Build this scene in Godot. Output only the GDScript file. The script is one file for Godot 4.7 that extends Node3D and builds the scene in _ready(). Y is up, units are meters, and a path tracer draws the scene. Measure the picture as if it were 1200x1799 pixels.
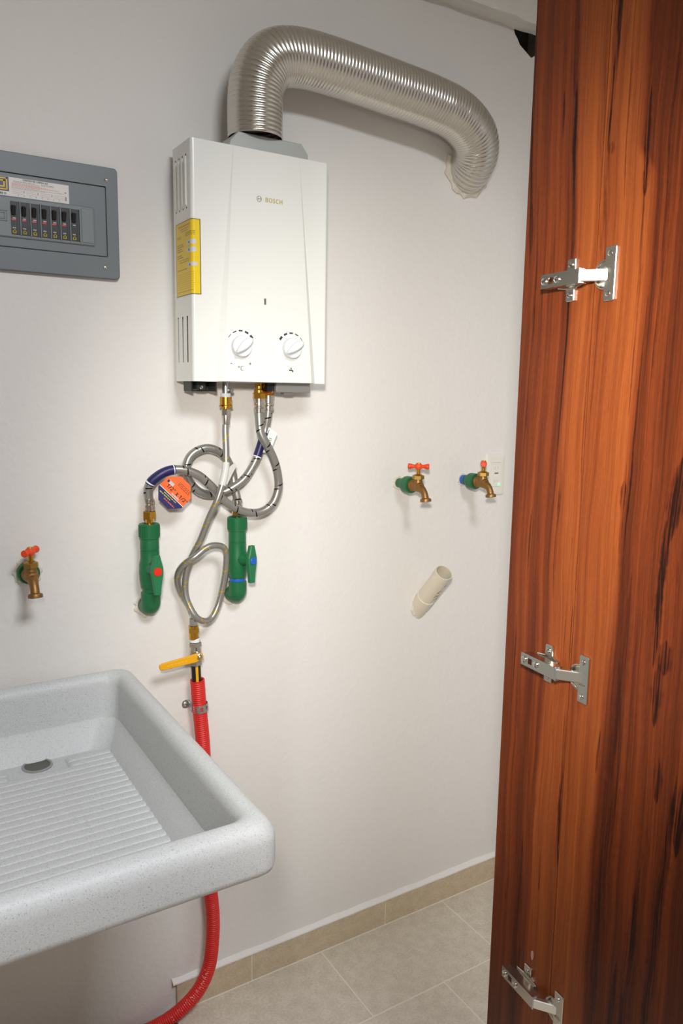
extends Node3D
# Laundry corner: heater with flue duct, braided hoses, valves, taps, laundry sink, breaker panel, wooden door.

var MT := {}
var rng := RandomNumberGenerator.new()

# ------------------------------------------------------------------ mesh building
class MB:
	var v := PackedVector3Array()
	var n := PackedVector3Array()
	var t := PackedVector2Array()
	func tri(a: Vector3, b: Vector3, c: Vector3, na: Vector3, nb: Vector3, nc: Vector3, ua := Vector2.ZERO, ub := Vector2.ZERO, uc := Vector2.ZERO) -> void:
		var g := (b - a).cross(c - a)
		if g.length_squared() < 1e-18:
			return
		if g.dot(na + nb + nc) > 0.0:      # front faces run clockwise
			v.append_array([a, c, b]); n.append_array([na, nc, nb]); t.append_array([ua, uc, ub])
		else:
			v.append_array([a, b, c]); n.append_array([na, nb, nc]); t.append_array([ua, ub, uc])
	func flat(a: Vector3, b: Vector3, c: Vector3, out: Vector3, ua := Vector2.ZERO, ub := Vector2.ZERO, uc := Vector2.ZERO) -> void:
		var g := (b - a).cross(c - a)
		if g.length_squared() < 1e-18:
			return
		g = g.normalized()
		if g.dot(out) < 0.0:
			g = -g
		tri(a, b, c, g, g, g, ua, ub, uc)
	func quad(a: Vector3, b: Vector3, c: Vector3, d: Vector3, out: Vector3) -> void:
		flat(a, b, c, out); flat(a, c, d, out)
	# rows of points; normals smooth inside the patch; sgn turns them
	func patch(rows: Array, closed: bool, sgn := 1.0, uvs := Vector2.ONE) -> void:
		var R := rows.size()
		var C: int = rows[0].size()
		var nn := []
		for i in R:
			var line := PackedVector3Array()
			for j in C:
				var j0 := (j - 1 + C) % C if closed else maxi(j - 1, 0)
				var j1 := (j + 1) % C if closed else mini(j + 1, C - 1)
				var du: Vector3 = rows[i][j1] - rows[i][j0]
				var dv: Vector3 = rows[mini(i + 1, R - 1)][j] - rows[maxi(i - 1, 0)][j]
				var g := du.cross(dv)
				if g.length_squared() < 1e-16:
					var i2 := mini(i + 1, R - 1) if i == 0 else maxi(i - 1, 0)
					du = rows[i2][j1] - rows[i2][j0]
					g = du.cross(dv)
				line.append(g.normalized() * sgn)
			nn.append(line)
		var W := C if closed else C - 1
		for i in R - 1:
			for j in W:
				var k := (j + 1) % C
				var u0 := Vector2(float(j) / W * uvs.x, float(i) / (R - 1) * uvs.y)
				var u1 := Vector2(float(j + 1) / W * uvs.x, u0.y)
				var u2 := Vector2(u1.x, float(i + 1) / (R - 1) * uvs.y)
				var u3 := Vector2(u0.x, u2.y)
				tri(rows[i][j], rows[i][k], rows[i + 1][k], nn[i][j], nn[i][k], nn[i + 1][k], u0, u1, u2)
				tri(rows[i][j], rows[i + 1][k], rows[i + 1][j], nn[i][j], nn[i + 1][k], nn[i + 1][j], u0, u2, u3)
	# profile of (radius, height) turned round y of xf; corners sharper than 35 degrees stay hard
	func lathe(prof: Array, xf := Transform3D(), seg := 24) -> void:
		var run := [prof[0]]
		for i in range(1, prof.size()):
			run.append(prof[i])
			var last := i == prof.size() - 1
			if not last:
				var a: Vector2 = (prof[i] - prof[i - 1]).normalized()
				var b: Vector2 = (prof[i + 1] - prof[i]).normalized()
				last = a.dot(b) < 0.82
			if last:
				var rows := []
				for p in run:
					var line := PackedVector3Array()
					for j in seg:
						var an := TAU * j / seg
						line.append(xf * Vector3(p.x * cos(an), p.y, p.x * sin(an)))
					rows.append(line)
				patch(rows, true, -1.0)
				run = [prof[i]]
	func tube(path: PackedVector3Array, rad, seg := 14, caps := true, vlen := 0.05) -> void:
		var L := path.size()
		var rows := []
		var nn := []
		var tang := (path[1] - path[0]).normalized()
		var u := tang.cross(Vector3(0.21, 0.34, 0.92)).normalized()
		var along := 0.0
		var vs := PackedFloat32Array()
		for i in L:
			var tg := (path[mini(i + 1, L - 1)] - path[maxi(i - 1, 0)]).normalized()
			u = (u - tg * u.dot(tg)).normalized()
			var w := tg.cross(u)
			var r: float = rad[i] if rad is PackedFloat32Array else rad
			var r0: float = rad[maxi(i - 1, 0)] if rad is PackedFloat32Array else rad
			var r1: float = rad[mini(i + 1, L - 1)] if rad is PackedFloat32Array else rad
			var dl := (path[mini(i + 1, L - 1)] - path[maxi(i - 1, 0)]).length()
			var slope := (r1 - r0) / maxf(dl, 1e-6)
			if i > 0:
				along += (path[i] - path[i - 1]).length()
			vs.append(along / vlen)
			var line := PackedVector3Array()
			var nl := PackedVector3Array()
			for j in seg + 1:
				var an := TAU * j / seg
				var d := u * cos(an) + w * sin(an)
				line.append(path[i] + d * r)
				nl.append((d - tg * slope).normalized())
			rows.append(line); nn.append(nl)
		for i in L - 1:
			for j in seg:
				var a := Vector2(float(j) / seg, vs[i])
				var b := Vector2(float(j + 1) / seg, vs[i])
				var c := Vector2(float(j + 1) / seg, vs[i + 1])
				var d := Vector2(float(j) / seg, vs[i + 1])
				tri(rows[i][j], rows[i][j + 1], rows[i + 1][j + 1], nn[i][j], nn[i][j + 1], nn[i + 1][j + 1], a, b, c)
				tri(rows[i][j], rows[i + 1][j + 1], rows[i + 1][j], nn[i][j], nn[i + 1][j + 1], nn[i + 1][j], a, c, d)
		if caps:
			for e in [0, L - 1]:
				var o: Vector3 = (path[0] - path[1]) if e == 0 else (path[L - 1] - path[L - 2])
				for j in seg:
					flat(path[e], rows[e][j], rows[e][j + 1], o)
	# box with chamfered edges
	func box(lo: Vector3, hi: Vector3, b := 0.0, xf := Transform3D()) -> void:
		var c := (lo + hi) / 2.0
		var h := (hi - lo) / 2.0
		b = minf(b, minf(h.x, minf(h.y, h.z)) * 0.9)
		var P := func(s: Vector3, ax: int) -> Vector3:   # corner point lying on the face across axis ax
			var k := h - Vector3.ONE * b
			k[ax] = h[ax]
			return xf * (c + k * s)
		for ax in 3:
			var a1 := (ax + 1) % 3
			var a2 := (ax + 2) % 3
			for sg in [-1.0, 1.0]:
				var q := []
				for m in [[-1, -1], [1, -1], [1, 1], [-1, 1]]:
					var s := Vector3.ZERO
					s[ax] = sg; s[a1] = m[0]; s[a2] = m[1]
					q.append(P.call(s, ax))
				var o := Vector3.ZERO
				o[ax] = sg
				quad(q[0], q[1], q[2], q[3], xf.basis * o)
		if b <= 0.0:
			return
		for ax in 3:                        # edges along axis ax
			var a1 := (ax + 1) % 3
			var a2 := (ax + 2) % 3
			for s1 in [-1.0, 1.0]:
				for s2 in [-1.0, 1.0]:
					var s := Vector3.ZERO
					s[a1] = s1; s[a2] = s2
					var o := s
					s[ax] = -1.0
					var p0: Vector3 = P.call(s, a1)
					var p1: Vector3 = P.call(s, a2)
					s[ax] = 1.0
					var p2: Vector3 = P.call(s, a2)
					var p3: Vector3 = P.call(s, a1)
					quad(p0, p1, p2, p3, xf.basis * o)
		for sx in [-1.0, 1.0]:
			for sy in [-1.0, 1.0]:
				for sz in [-1.0, 1.0]:
					var s := Vector3(sx, sy, sz)
					flat(P.call(s, 0), P.call(s, 1), P.call(s, 2), xf.basis * s)
	# polygon in the xy plane of xf, from z0 to z1, front edge chamfered; uv spans the polygon's own bounds
	func prism(poly: PackedVector2Array, z0: float, z1: float, xf := Transform3D(), bev := 0.0) -> void:
		var lo := poly[0]
		var hi := poly[0]
		var mid := Vector2.ZERO
		for p in poly:
			lo = lo.min(p); hi = hi.max(p); mid += p / poly.size()
		var top := PackedVector2Array()
		if bev > 0.0:
			var N := poly.size()
			var area := 0.0
			for i in N:
				area += poly[i].cross(poly[(i + 1) % N])
			var sg := signf(area)
			for i in N:
				var d0 := (poly[i] - poly[(i - 1 + N) % N]).normalized()
				var d1 := (poly[(i + 1) % N] - poly[i]).normalized()
				var nrm := (Vector2(-d0.y, d0.x) + Vector2(-d1.y, d1.x)).normalized() * sg
				var k := maxf(0.35, absf(nrm.dot(Vector2(-d0.y, d0.x))))
				top.append(poly[i] + nrm * bev / k)
		else:
			top = poly
		var tr := Geometry2D.triangulate_polygon(top)
		for z in [z0, z1]:
			for k in range(0, tr.size(), 3):
				var q := []
				var uv := []
				for m in 3:
					var p: Vector2 = top[tr[k + m]] if z == z1 else poly[tr[k + m]]
					q.append(xf * Vector3(p.x, p.y, z))
					uv.append(Vector2((p.x - lo.x) / (hi.x - lo.x), 1.0 - (p.y - lo.y) / (hi.y - lo.y)))
				flat(q[0], q[1], q[2], xf.basis * Vector3(0, 0, signf(z1 - z0) * (1.0 if z == z1 else -1.0)), uv[0], uv[1], uv[2])
		var N2 := poly.size()
		for i in N2:
			var a := poly[i]
			var b := poly[(i + 1) % N2]
			var e := b - a
			var cw := 0.0
			for m in N2:
				cw += poly[m].cross(poly[(m + 1) % N2])
			var o := Vector3(e.y, -e.x, 0) * signf(cw)
			var zm := z1 - bev * signf(z1 - z0)
			quad(xf * Vector3(a.x, a.y, z0), xf * Vector3(b.x, b.y, z0), xf * Vector3(b.x, b.y, zm), xf * Vector3(a.x, a.y, zm), xf.basis * o)
			if bev > 0.0:
				var ta := top[i]
				var tb := top[(i + 1) % N2]
				quad(xf * Vector3(a.x, a.y, zm), xf * Vector3(b.x, b.y, zm), xf * Vector3(tb.x, tb.y, z1), xf * Vector3(ta.x, ta.y, z1), xf.basis * (o.normalized() + Vector3(0, 0, signf(z1 - z0))))
	# loops [lo.x, lo.y, hi.x, hi.y, corner radius, level]: rounded rectangles in the xy plane of xf, skinned in order
	func loft(loops: Array, xf := Transform3D(), cap0 := false, cap1 := false, cs := 6, hard := 0.8) -> void:
		var rows := []
		for l in loops:
			var line := PackedVector3Array()
			var r := minf(l[4], minf(l[2] - l[0], l[3] - l[1]) / 2.0)
			for k in 4:
				var cx: float = l[2] - r if k == 0 or k == 3 else l[0] + r
				var cy: float = l[3] - r if k < 2 else l[1] + r
				for m in cs + 1:
					var an := (k + float(m) / cs) * PI / 2.0
					line.append(Vector3(cx + r * cos(an), cy + r * sin(an), l[5]))
			rows.append(line)
		var world := []
		for line in rows:
			var w := PackedVector3Array()
			for p in line:
				w.append(xf * p)
			world.append(w)
		var start := 0
		var sgn := 1.0 if xf.basis.determinant() > 0 else -1.0
		for i in range(1, rows.size()):
			var last := i == rows.size() - 1
			if not last:
				var a: Vector3 = (rows[i][0] - rows[i - 1][0]).normalized()
				var b: Vector3 = (rows[i + 1][0] - rows[i][0]).normalized()
				last = a.dot(b) < hard
			if last:
				patch(world.slice(start, i + 1), true, sgn)
				start = i
		for e in [[cap0, 0, 1], [cap1, rows.size() - 1, rows.size() - 2]]:
			if e[0]:
				var w: PackedVector3Array = world[e[1]]
				var mid := Vector3.ZERO
				for p in w:
					mid += p / w.size()
				var lv: float = rows[e[1]][0].z
				var pv: float = rows[e[2]][0].z
				var o := xf.basis * Vector3(0, 0, 1.0 if (lv >= pv) == (e[1] != 0) or lv > pv else -1.0)
				for j in w.size():
					flat(mid, w[j], w[(j + 1) % w.size()], o)
	# flat sheet in the xy plane of xf with real rectangular openings [x0, y0, x1, y1] whose sides run back by depth
	func sheet(r: Array, holes: Array, z: float, depth: float, xf := Transform3D(), floor_too := false) -> void:
		var xs := [r[0], r[2]]
		var ys := [r[1], r[3]]
		for h in holes:
			xs.append_array([h[0], h[2]]); ys.append_array([h[1], h[3]])
		xs.sort(); ys.sort()
		var o := xf.basis * Vector3(0, 0, 1)
		for i in xs.size() - 1:
			for j in ys.size() - 1:
				var cx: float = (xs[i] + xs[i + 1]) / 2.0
				var cy: float = (ys[j] + ys[j + 1]) / 2.0
				var open := false
				for h in holes:
					open = open or (cx > h[0] and cx < h[2] and cy > h[1] and cy < h[3])
				var zz := z - depth if open else z
				if not open or floor_too:
					quad(xf * Vector3(xs[i], ys[j], zz), xf * Vector3(xs[i + 1], ys[j], zz), xf * Vector3(xs[i + 1], ys[j + 1], zz), xf * Vector3(xs[i], ys[j + 1], zz), o)
		for h in holes:
			var c := [Vector2(h[0], h[1]), Vector2(h[2], h[1]), Vector2(h[2], h[3]), Vector2(h[0], h[3])]
			var m := Vector2((h[0] + h[2]) / 2.0, (h[1] + h[3]) / 2.0)
			for k in 4:
				var a: Vector2 = c[k]
				var b: Vector2 = c[(k + 1) % 4]
				var inw := m - (a + b) / 2.0
				quad(xf * Vector3(a.x, a.y, z), xf * Vector3(b.x, b.y, z), xf * Vector3(b.x, b.y, z - depth), xf * Vector3(a.x, a.y, z - depth), xf.basis * Vector3(inw.x, inw.y, 0))
	func done() -> ArrayMesh:
		var arr := []
		arr.resize(Mesh.ARRAY_MAX)
		arr[Mesh.ARRAY_VERTEX] = v
		arr[Mesh.ARRAY_NORMAL] = n
		arr[Mesh.ARRAY_TEX_UV] = t
		var m := ArrayMesh.new()
		m.add_surface_from_arrays(Mesh.PRIMITIVE_TRIANGLES, arr)
		return m

# ------------------------------------------------------------------ scene helpers
func thing(called: String, label: String, category: String, at: Vector3, group := "") -> Node3D:
	var o := Node3D.new()
	o.name = called
	add_child(o, true)
	o.position = at
	o.set_meta("label", label)
	o.set_meta("category", category)
	if group:
		o.set_meta("group", group)
	return o

func part(parent: Node, called: String, b: MB, m: Material, label := "") -> MeshInstance3D:
	return put(parent, called, b.done(), m, label)

func put(parent: Node, called: String, mesh: Mesh, m: Material, label := "") -> MeshInstance3D:
	var o := MeshInstance3D.new()
	o.name = called
	o.mesh = mesh
	o.material_override = m
	parent.add_child(o, true)
	if label:
		o.set_meta("label", label)
	return o

func struct(called: String, b: MB, m: Material) -> MeshInstance3D:
	var o := part(self, called, b, m)
	o.set_meta("kind", "structure")
	return o

func mat(c: Color, rough := 0.5, metal := 0.0) -> StandardMaterial3D:
	var m := StandardMaterial3D.new()
	m.albedo_color = c
	m.roughness = rough
	m.metallic = metal
	return m

func rgb(r: float, g: float, b: float) -> Color:
	return Color(r / 255.0, g / 255.0, b / 255.0)

func tex(im: Image) -> ImageTexture:
	im.generate_mipmaps()
	return ImageTexture.create_from_image(im)

func noise(seed_: int, freq: float, oct := 4) -> FastNoiseLite:
	var f := FastNoiseLite.new()
	f.seed = seed_
	f.noise_type = FastNoiseLite.TYPE_SIMPLEX_SMOOTH
	f.frequency = freq
	f.fractal_octaves = oct
	return f

func along_y(x: float, y: float, z: float) -> Transform3D:
	return Transform3D(Basis(), Vector3(x, y, z))

func along_z(x: float, y: float, z: float) -> Transform3D:      # lathe height runs towards +z
	return Transform3D(Basis(Vector3(1, 0, 0), Vector3(0, 0, 1), Vector3(0, -1, 0)), Vector3(x, y, z))

func toward(o: Vector3, d: Vector3) -> Transform3D:             # lathe height runs along d
	d = d.normalized()
	var a := d.cross(Vector3(0.3, 0.2, 0.93)).normalized()
	return Transform3D(Basis(a, d, a.cross(d)), o)

func spline(pts: Array, step := 0.006) -> PackedVector3Array:
	var c := Curve3D.new()
	c.bake_interval = step
	var L := pts.size()
	for i in L:
		var tg: Vector3 = (pts[mini(i + 1, L - 1)] - pts[maxi(i - 1, 0)]) / 6.0
		c.add_point(pts[i], -tg, tg)
	return c.get_baked_points()

func ngon(k: int, r: float, turn := 0.0) -> PackedVector2Array:
	var p := PackedVector2Array()
	for i in k:
		p.append(Vector2(cos(turn + TAU * i / k), sin(turn + TAU * i / k)) * r)
	return p

func rrect(w: float, h: float, r: float, cs := 4) -> PackedVector2Array:
	var p := PackedVector2Array()
	for k in 4:
		var cx := w / 2 - r if k == 0 or k == 3 else -w / 2 + r
		var cy := h / 2 - r if k < 2 else -h / 2 + r
		for m in cs + 1:
			var an := (k + float(m) / cs) * PI / 2
			p.append(Vector2(cx + r * cos(an), cy + r * sin(an)))
	return p

func nut(b: MB, r: float, y0: float, y1: float, xf := Transform3D()) -> void:    # hexagonal, along y of xf
	var turn := xf * Transform3D(Basis(Vector3(1, 0, 0), Vector3(0, 0, -1), Vector3(0, 1, 0)), Vector3.ZERO)
	b.prism(ngon(6, r, 0.3), y0, y1 - 0.0, turn, 0.0012)

func letters(parent: Node, called: String, s: String, height: float, xf: Transform3D, m: Material, bold := false, left := false) -> MeshInstance3D:
	var f := SystemFont.new()
	f.font_names = PackedStringArray(["Droid Sans"])
	f.font_weight = 700 if bold else 400
	var tm := TextMesh.new()
	tm.text = s
	tm.font = f
	tm.font_size = 32
	tm.pixel_size = height / 32.0
	tm.depth = 0.0004
	tm.curve_step = 2.0
	tm.horizontal_alignment = HORIZONTAL_ALIGNMENT_LEFT if left else HORIZONTAL_ALIGNMENT_CENTER
	var o := put(parent, called, tm, m)
	o.transform = xf
	return o

# ------------------------------------------------------------------ textures
func words(im: Image, x0: int, x1: int, y: int, h: int, c: Color) -> void:      # a line of print too small to read
	var x := x0
	while x < x1:
		var w := rng.randi_range(4, 14)
		im.fill_rect(Rect2i(x, y, mini(w, x1 - x), h), c)
		x += w + rng.randi_range(2, 4)

# one board face: width and height in metres; base tone field plus streaks [u, v, half width, half length, strength, lean]
func wood(wm: float, hm: float, pw: int, ph: int, tone: Callable, streaks: Array, seed_: int) -> Image:
	var im := Image.create(pw, ph, false, Image.FORMAT_RGB8)
	var n1 := noise(seed_, 1.0, 2)
	var n2 := noise(seed_ + 1, 1.0, 3)
	var n3 := noise(seed_ + 2, 1.0, 2)
	var ramp := [rgb(40, 16, 9), rgb(82, 35, 15), rgb(124, 57, 25), rgb(156, 81, 37), rgb(180, 101, 49)]
	for j in ph:
		var vv := (1.0 - float(j) / ph) * hm
		var warp := n1.get_noise_2d(3.7, vv * 2.3) * 0.006 + n1.get_noise_2d(9.1, vv * 7.0) * 0.0015
		for i in pw:
			var uu := float(i) / pw * wm
			var x := uu + warp + n1.get_noise_2d(uu * 9.0, vv * 1.6) * 0.006
			var k: float = tone.call(x, vv)
			var big := n2.get_noise_2d(x * 30.0, vv * 0.75)
			k += big * 0.20
			k -= 0.09 * clampf(1.0 - absf(big - 0.06) / 0.035, 0.0, 1.0)      # growth-ring lines
			k += n2.get_noise_2d(x * 120.0 + 40.0, vv * 1.3) * 0.085
			k += n3.get_noise_2d(x * 420.0, vv * 3.0) * 0.09
			k += n3.get_noise_2d(x * 1500.0, vv * 22.0) * 0.07
			for s in streaks:
				var dv: float = (vv - s[1]) / s[3]
				if absf(dv) < 1.0:
					var hw: float = s[2] * (1.0 - dv * dv) * (0.75 + 0.25 * n3.get_noise_2d(vv * 60.0, s[0] * 50.0))
					var du: float = absf(x - s[0] - s[5] * (vv - s[1]))
					if du < hw * 1.7:
						k -= 0.8 * s[4] * (1.0 - smoothstep(hw * 0.2, hw * 1.7, du)) * clampf(0.62 + 1.5 * n2.get_noise_2d(x * 260.0, vv * 7.0), 0.12, 1.1)
			k = clampf(k, 0.0, 0.999) * 4.0
			var q := int(k)
			im.set_pixel(i, j, ramp[q].lerp(ramp[q + 1], k - q))
	return im

func braid(fleck: Color, seed_: int) -> Image:
	var W := 96
	var Hh := 480
	var im := Image.create(W, Hh, false, Image.FORMAT_RGB8)
	for j in Hh:
		for i in W:
			var a := fposmod(float(i + j) / 8.0, 1.0)
			var b := fposmod(float(i - j) / 8.0, 1.0)
			var over := (int(floor(float(i + j) / 8.0)) + int(floor(float(i - j) / 8.0))) % 2 == 0
			var w := a if over else b
			var g := 0.34 + 0.46 * sin(PI * w)
			im.set_pixel(i, j, Color(g, g * 0.985, g * 0.945))
	var r := RandomNumberGenerator.new()
	r.seed = seed_
	for k in 4:                                     # dashes of the marker strand, wound round the hose
		var x0 := (k * 24 + 4) % W
		var y0 := k * 120 + 20
		for m in 22:
			im.fill_rect(Rect2i((x0 + m) % W, (y0 + m * 2) % Hh, 8, 16), fleck)
	return im

func build_materials() -> void:
	var nz := noise(5, 0.02, 4)
	# painted wall: fine roller stipple
	var wall := mat(rgb(228, 224, 219), 0.62)
	wall.uv1_triplanar = true
	wall.uv1_world_triplanar = true
	wall.uv1_scale = Vector3.ONE * 2.2
	var st := noise(11, 0.035, 4).get_seamless_image(512, 512)
	st.convert(Image.FORMAT_RGBA8)
	st.bump_map_to_normal_map(2.0)
	wall.normal_enabled = true
	wall.normal_texture = tex(st)
	wall.normal_scale = 0.35
	MT.wall = wall
	MT.wood_wall = mat(rgb(112, 66, 40), 0.5)
	MT.ceiling = mat(rgb(226, 223, 216), 0.7)
	MT.plaster = mat(rgb(216, 208, 194), 0.85)
	MT.mortar = mat(rgb(186, 178, 163), 0.9)
	MT.screed = mat(rgb(120, 110, 98), 0.95)
	MT.grout = mat(rgb(226, 218, 202), 0.9)
	# beige stone-look tile, three variants
	var ti := nz.get_seamless_image(512, 512)
	var tf := noise(17, 0.12, 3).get_seamless_image(512, 512)
	var tile := Image.create(512, 512, false, Image.FORMAT_RGB8)
	for j in 512:
		for i in 512:
			var a := ti.get_pixel(i, j).r * 0.40 + tf.get_pixel(i, j).r * 0.60
			tile.set_pixel(i, j, rgb(196, 184, 167).lerp(rgb(217, 206, 190), smoothstep(0.15, 0.85, a)))
	var tt := tex(tile)
	for k in 3:
		var m := mat(Color.WHITE, 0.42)
		m.albedo_texture = tt
		m.uv1_triplanar = true
		m.uv1_world_triplanar = true
		m.uv1_scale = Vector3.ONE * (1.9 + 0.23 * k)
		m.uv1_offset = Vector3(0.37 * k, 0.21 * k, 0.53 * k)
		MT["tile%d" % k] = m
	var skirt := mat(rgb(248, 240, 222), 0.5)
	skirt.albedo_texture = tt
	skirt.uv1_triplanar = true
	skirt.uv1_world_triplanar = true
	skirt.uv1_scale = Vector3.ONE * 2.6
	MT.skirt = skirt
	# speckled composite of the sink
	var sp := Image.create(1024, 1024, false, Image.FORMAT_RGB8)
	sp.fill(rgb(204, 205, 204))
	var r := RandomNumberGenerator.new()
	r.seed = 77
	for k in 120000:
		var c := rgb(194, 196, 196)
		var q := r.randf()
		if q > 0.95:
			c = rgb(112, 118, 123)
		elif q > 0.80:
			c = rgb(168, 173, 177)
		elif q > 0.5:
			c = rgb(214, 215, 213)
		sp.fill_rect(Rect2i(r.randi_range(0, 1021), r.randi_range(0, 1021), r.randi_range(1, 3), r.randi_range(1, 2)), c)
	var sink := mat(Color.WHITE, 0.5)
	sink.albedo_texture = tex(sp)
	sink.uv1_triplanar = true
	sink.uv1_world_triplanar = true
	sink.uv1_scale = Vector3.ONE * 2.6
	MT.sink = sink
	# enamel, plastics, metals
	MT.enamel = mat(rgb(236, 236, 230), 0.28)
	MT.enamel.clearcoat_enabled = true
	MT.enamel.clearcoat = 0.4
	MT.enamel.clearcoat_roughness = 0.15
	MT.knob = mat(rgb(226, 229, 232), 0.4)
	MT.print = mat(rgb(52, 52, 52), 0.7)
	MT.print_soft = mat(rgb(120, 120, 118), 0.7)
	MT.hood = mat(rgb(186, 188, 185), 0.4, 0.35)
	MT.alu = mat(rgb(212, 208, 200), 0.27, 1.0)
	MT.nickel = mat(rgb(206, 200, 188), 0.24, 1.0)
	MT.zinc = mat(rgb(188, 190, 190), 0.36, 1.0)
	MT.chrome = mat(rgb(224, 222, 216), 0.14, 1.0)
	MT.link = mat(rgb(228, 226, 220), 0.30, 1.0)
	MT.brass = mat(rgb(212, 158, 62), 0.26, 1.0)
	MT.bronze = mat(rgb(150, 112, 66), 0.48, 0.85)
	MT.bronze_nut = mat(rgb(166, 134, 66), 0.38, 0.9)
	MT.tape = mat(rgb(232, 234, 236), 0.6)
	MT.green = mat(rgb(22, 100, 58), 0.4)
	MT.green_pale = mat(rgb(34, 114, 70), 0.45)
	MT.red = mat(rgb(222, 42, 26), 0.4)
	MT.blue = mat(rgb(28, 92, 190), 0.4)
	MT.orange = mat(rgb(232, 72, 24), 0.45)
	MT.conduit = mat(rgb(214, 38, 30), 0.42)
	MT.black = mat(rgb(22, 22, 24), 0.45)
	MT.yellow = mat(rgb(232, 168, 14), 0.45)
	MT.pvc = mat(rgb(222, 212, 192), 0.4)
	MT.rust = mat(rgb(150, 112, 78), 0.9)
	MT.white = mat(rgb(228, 224, 214), 0.4)
	MT.steel_grey = mat(rgb(112, 118, 121), 0.45)
	MT.steel_grey2 = mat(rgb(122, 128, 130), 0.45)
	MT.navy = mat(rgb(32, 29, 86), 0.4)
	MT.paper = mat(rgb(234, 233, 228), 0.5)
	MT.film = mat(rgb(208, 206, 200), 0.25)
	MT.wood_edge = mat(rgb(96, 44, 26), 0.5)
	MT.gold_print = mat(rgb(226, 202, 138), 0.3, 0.5)
	var bw := StandardMaterial3D.new()
	bw.albedo_texture = tex(braid(rgb(26, 26, 28), 3))
	bw.metallic = 0.75
	bw.roughness = 0.36
	MT.hose = bw
	var by: StandardMaterial3D = bw.duplicate()
	by.albedo_texture = tex(braid(rgb(226, 186, 20), 4))
	MT.gas_hose = by

# ------------------------------------------------------------------ structure
func tile_box(w: float, d: float, h: float) -> ArrayMesh:
	var b := MB.new()
	b.box(Vector3(-w / 2, -h, -d / 2), Vector3(w / 2, 0, d / 2), 0.0005)
	return b.done()

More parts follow.
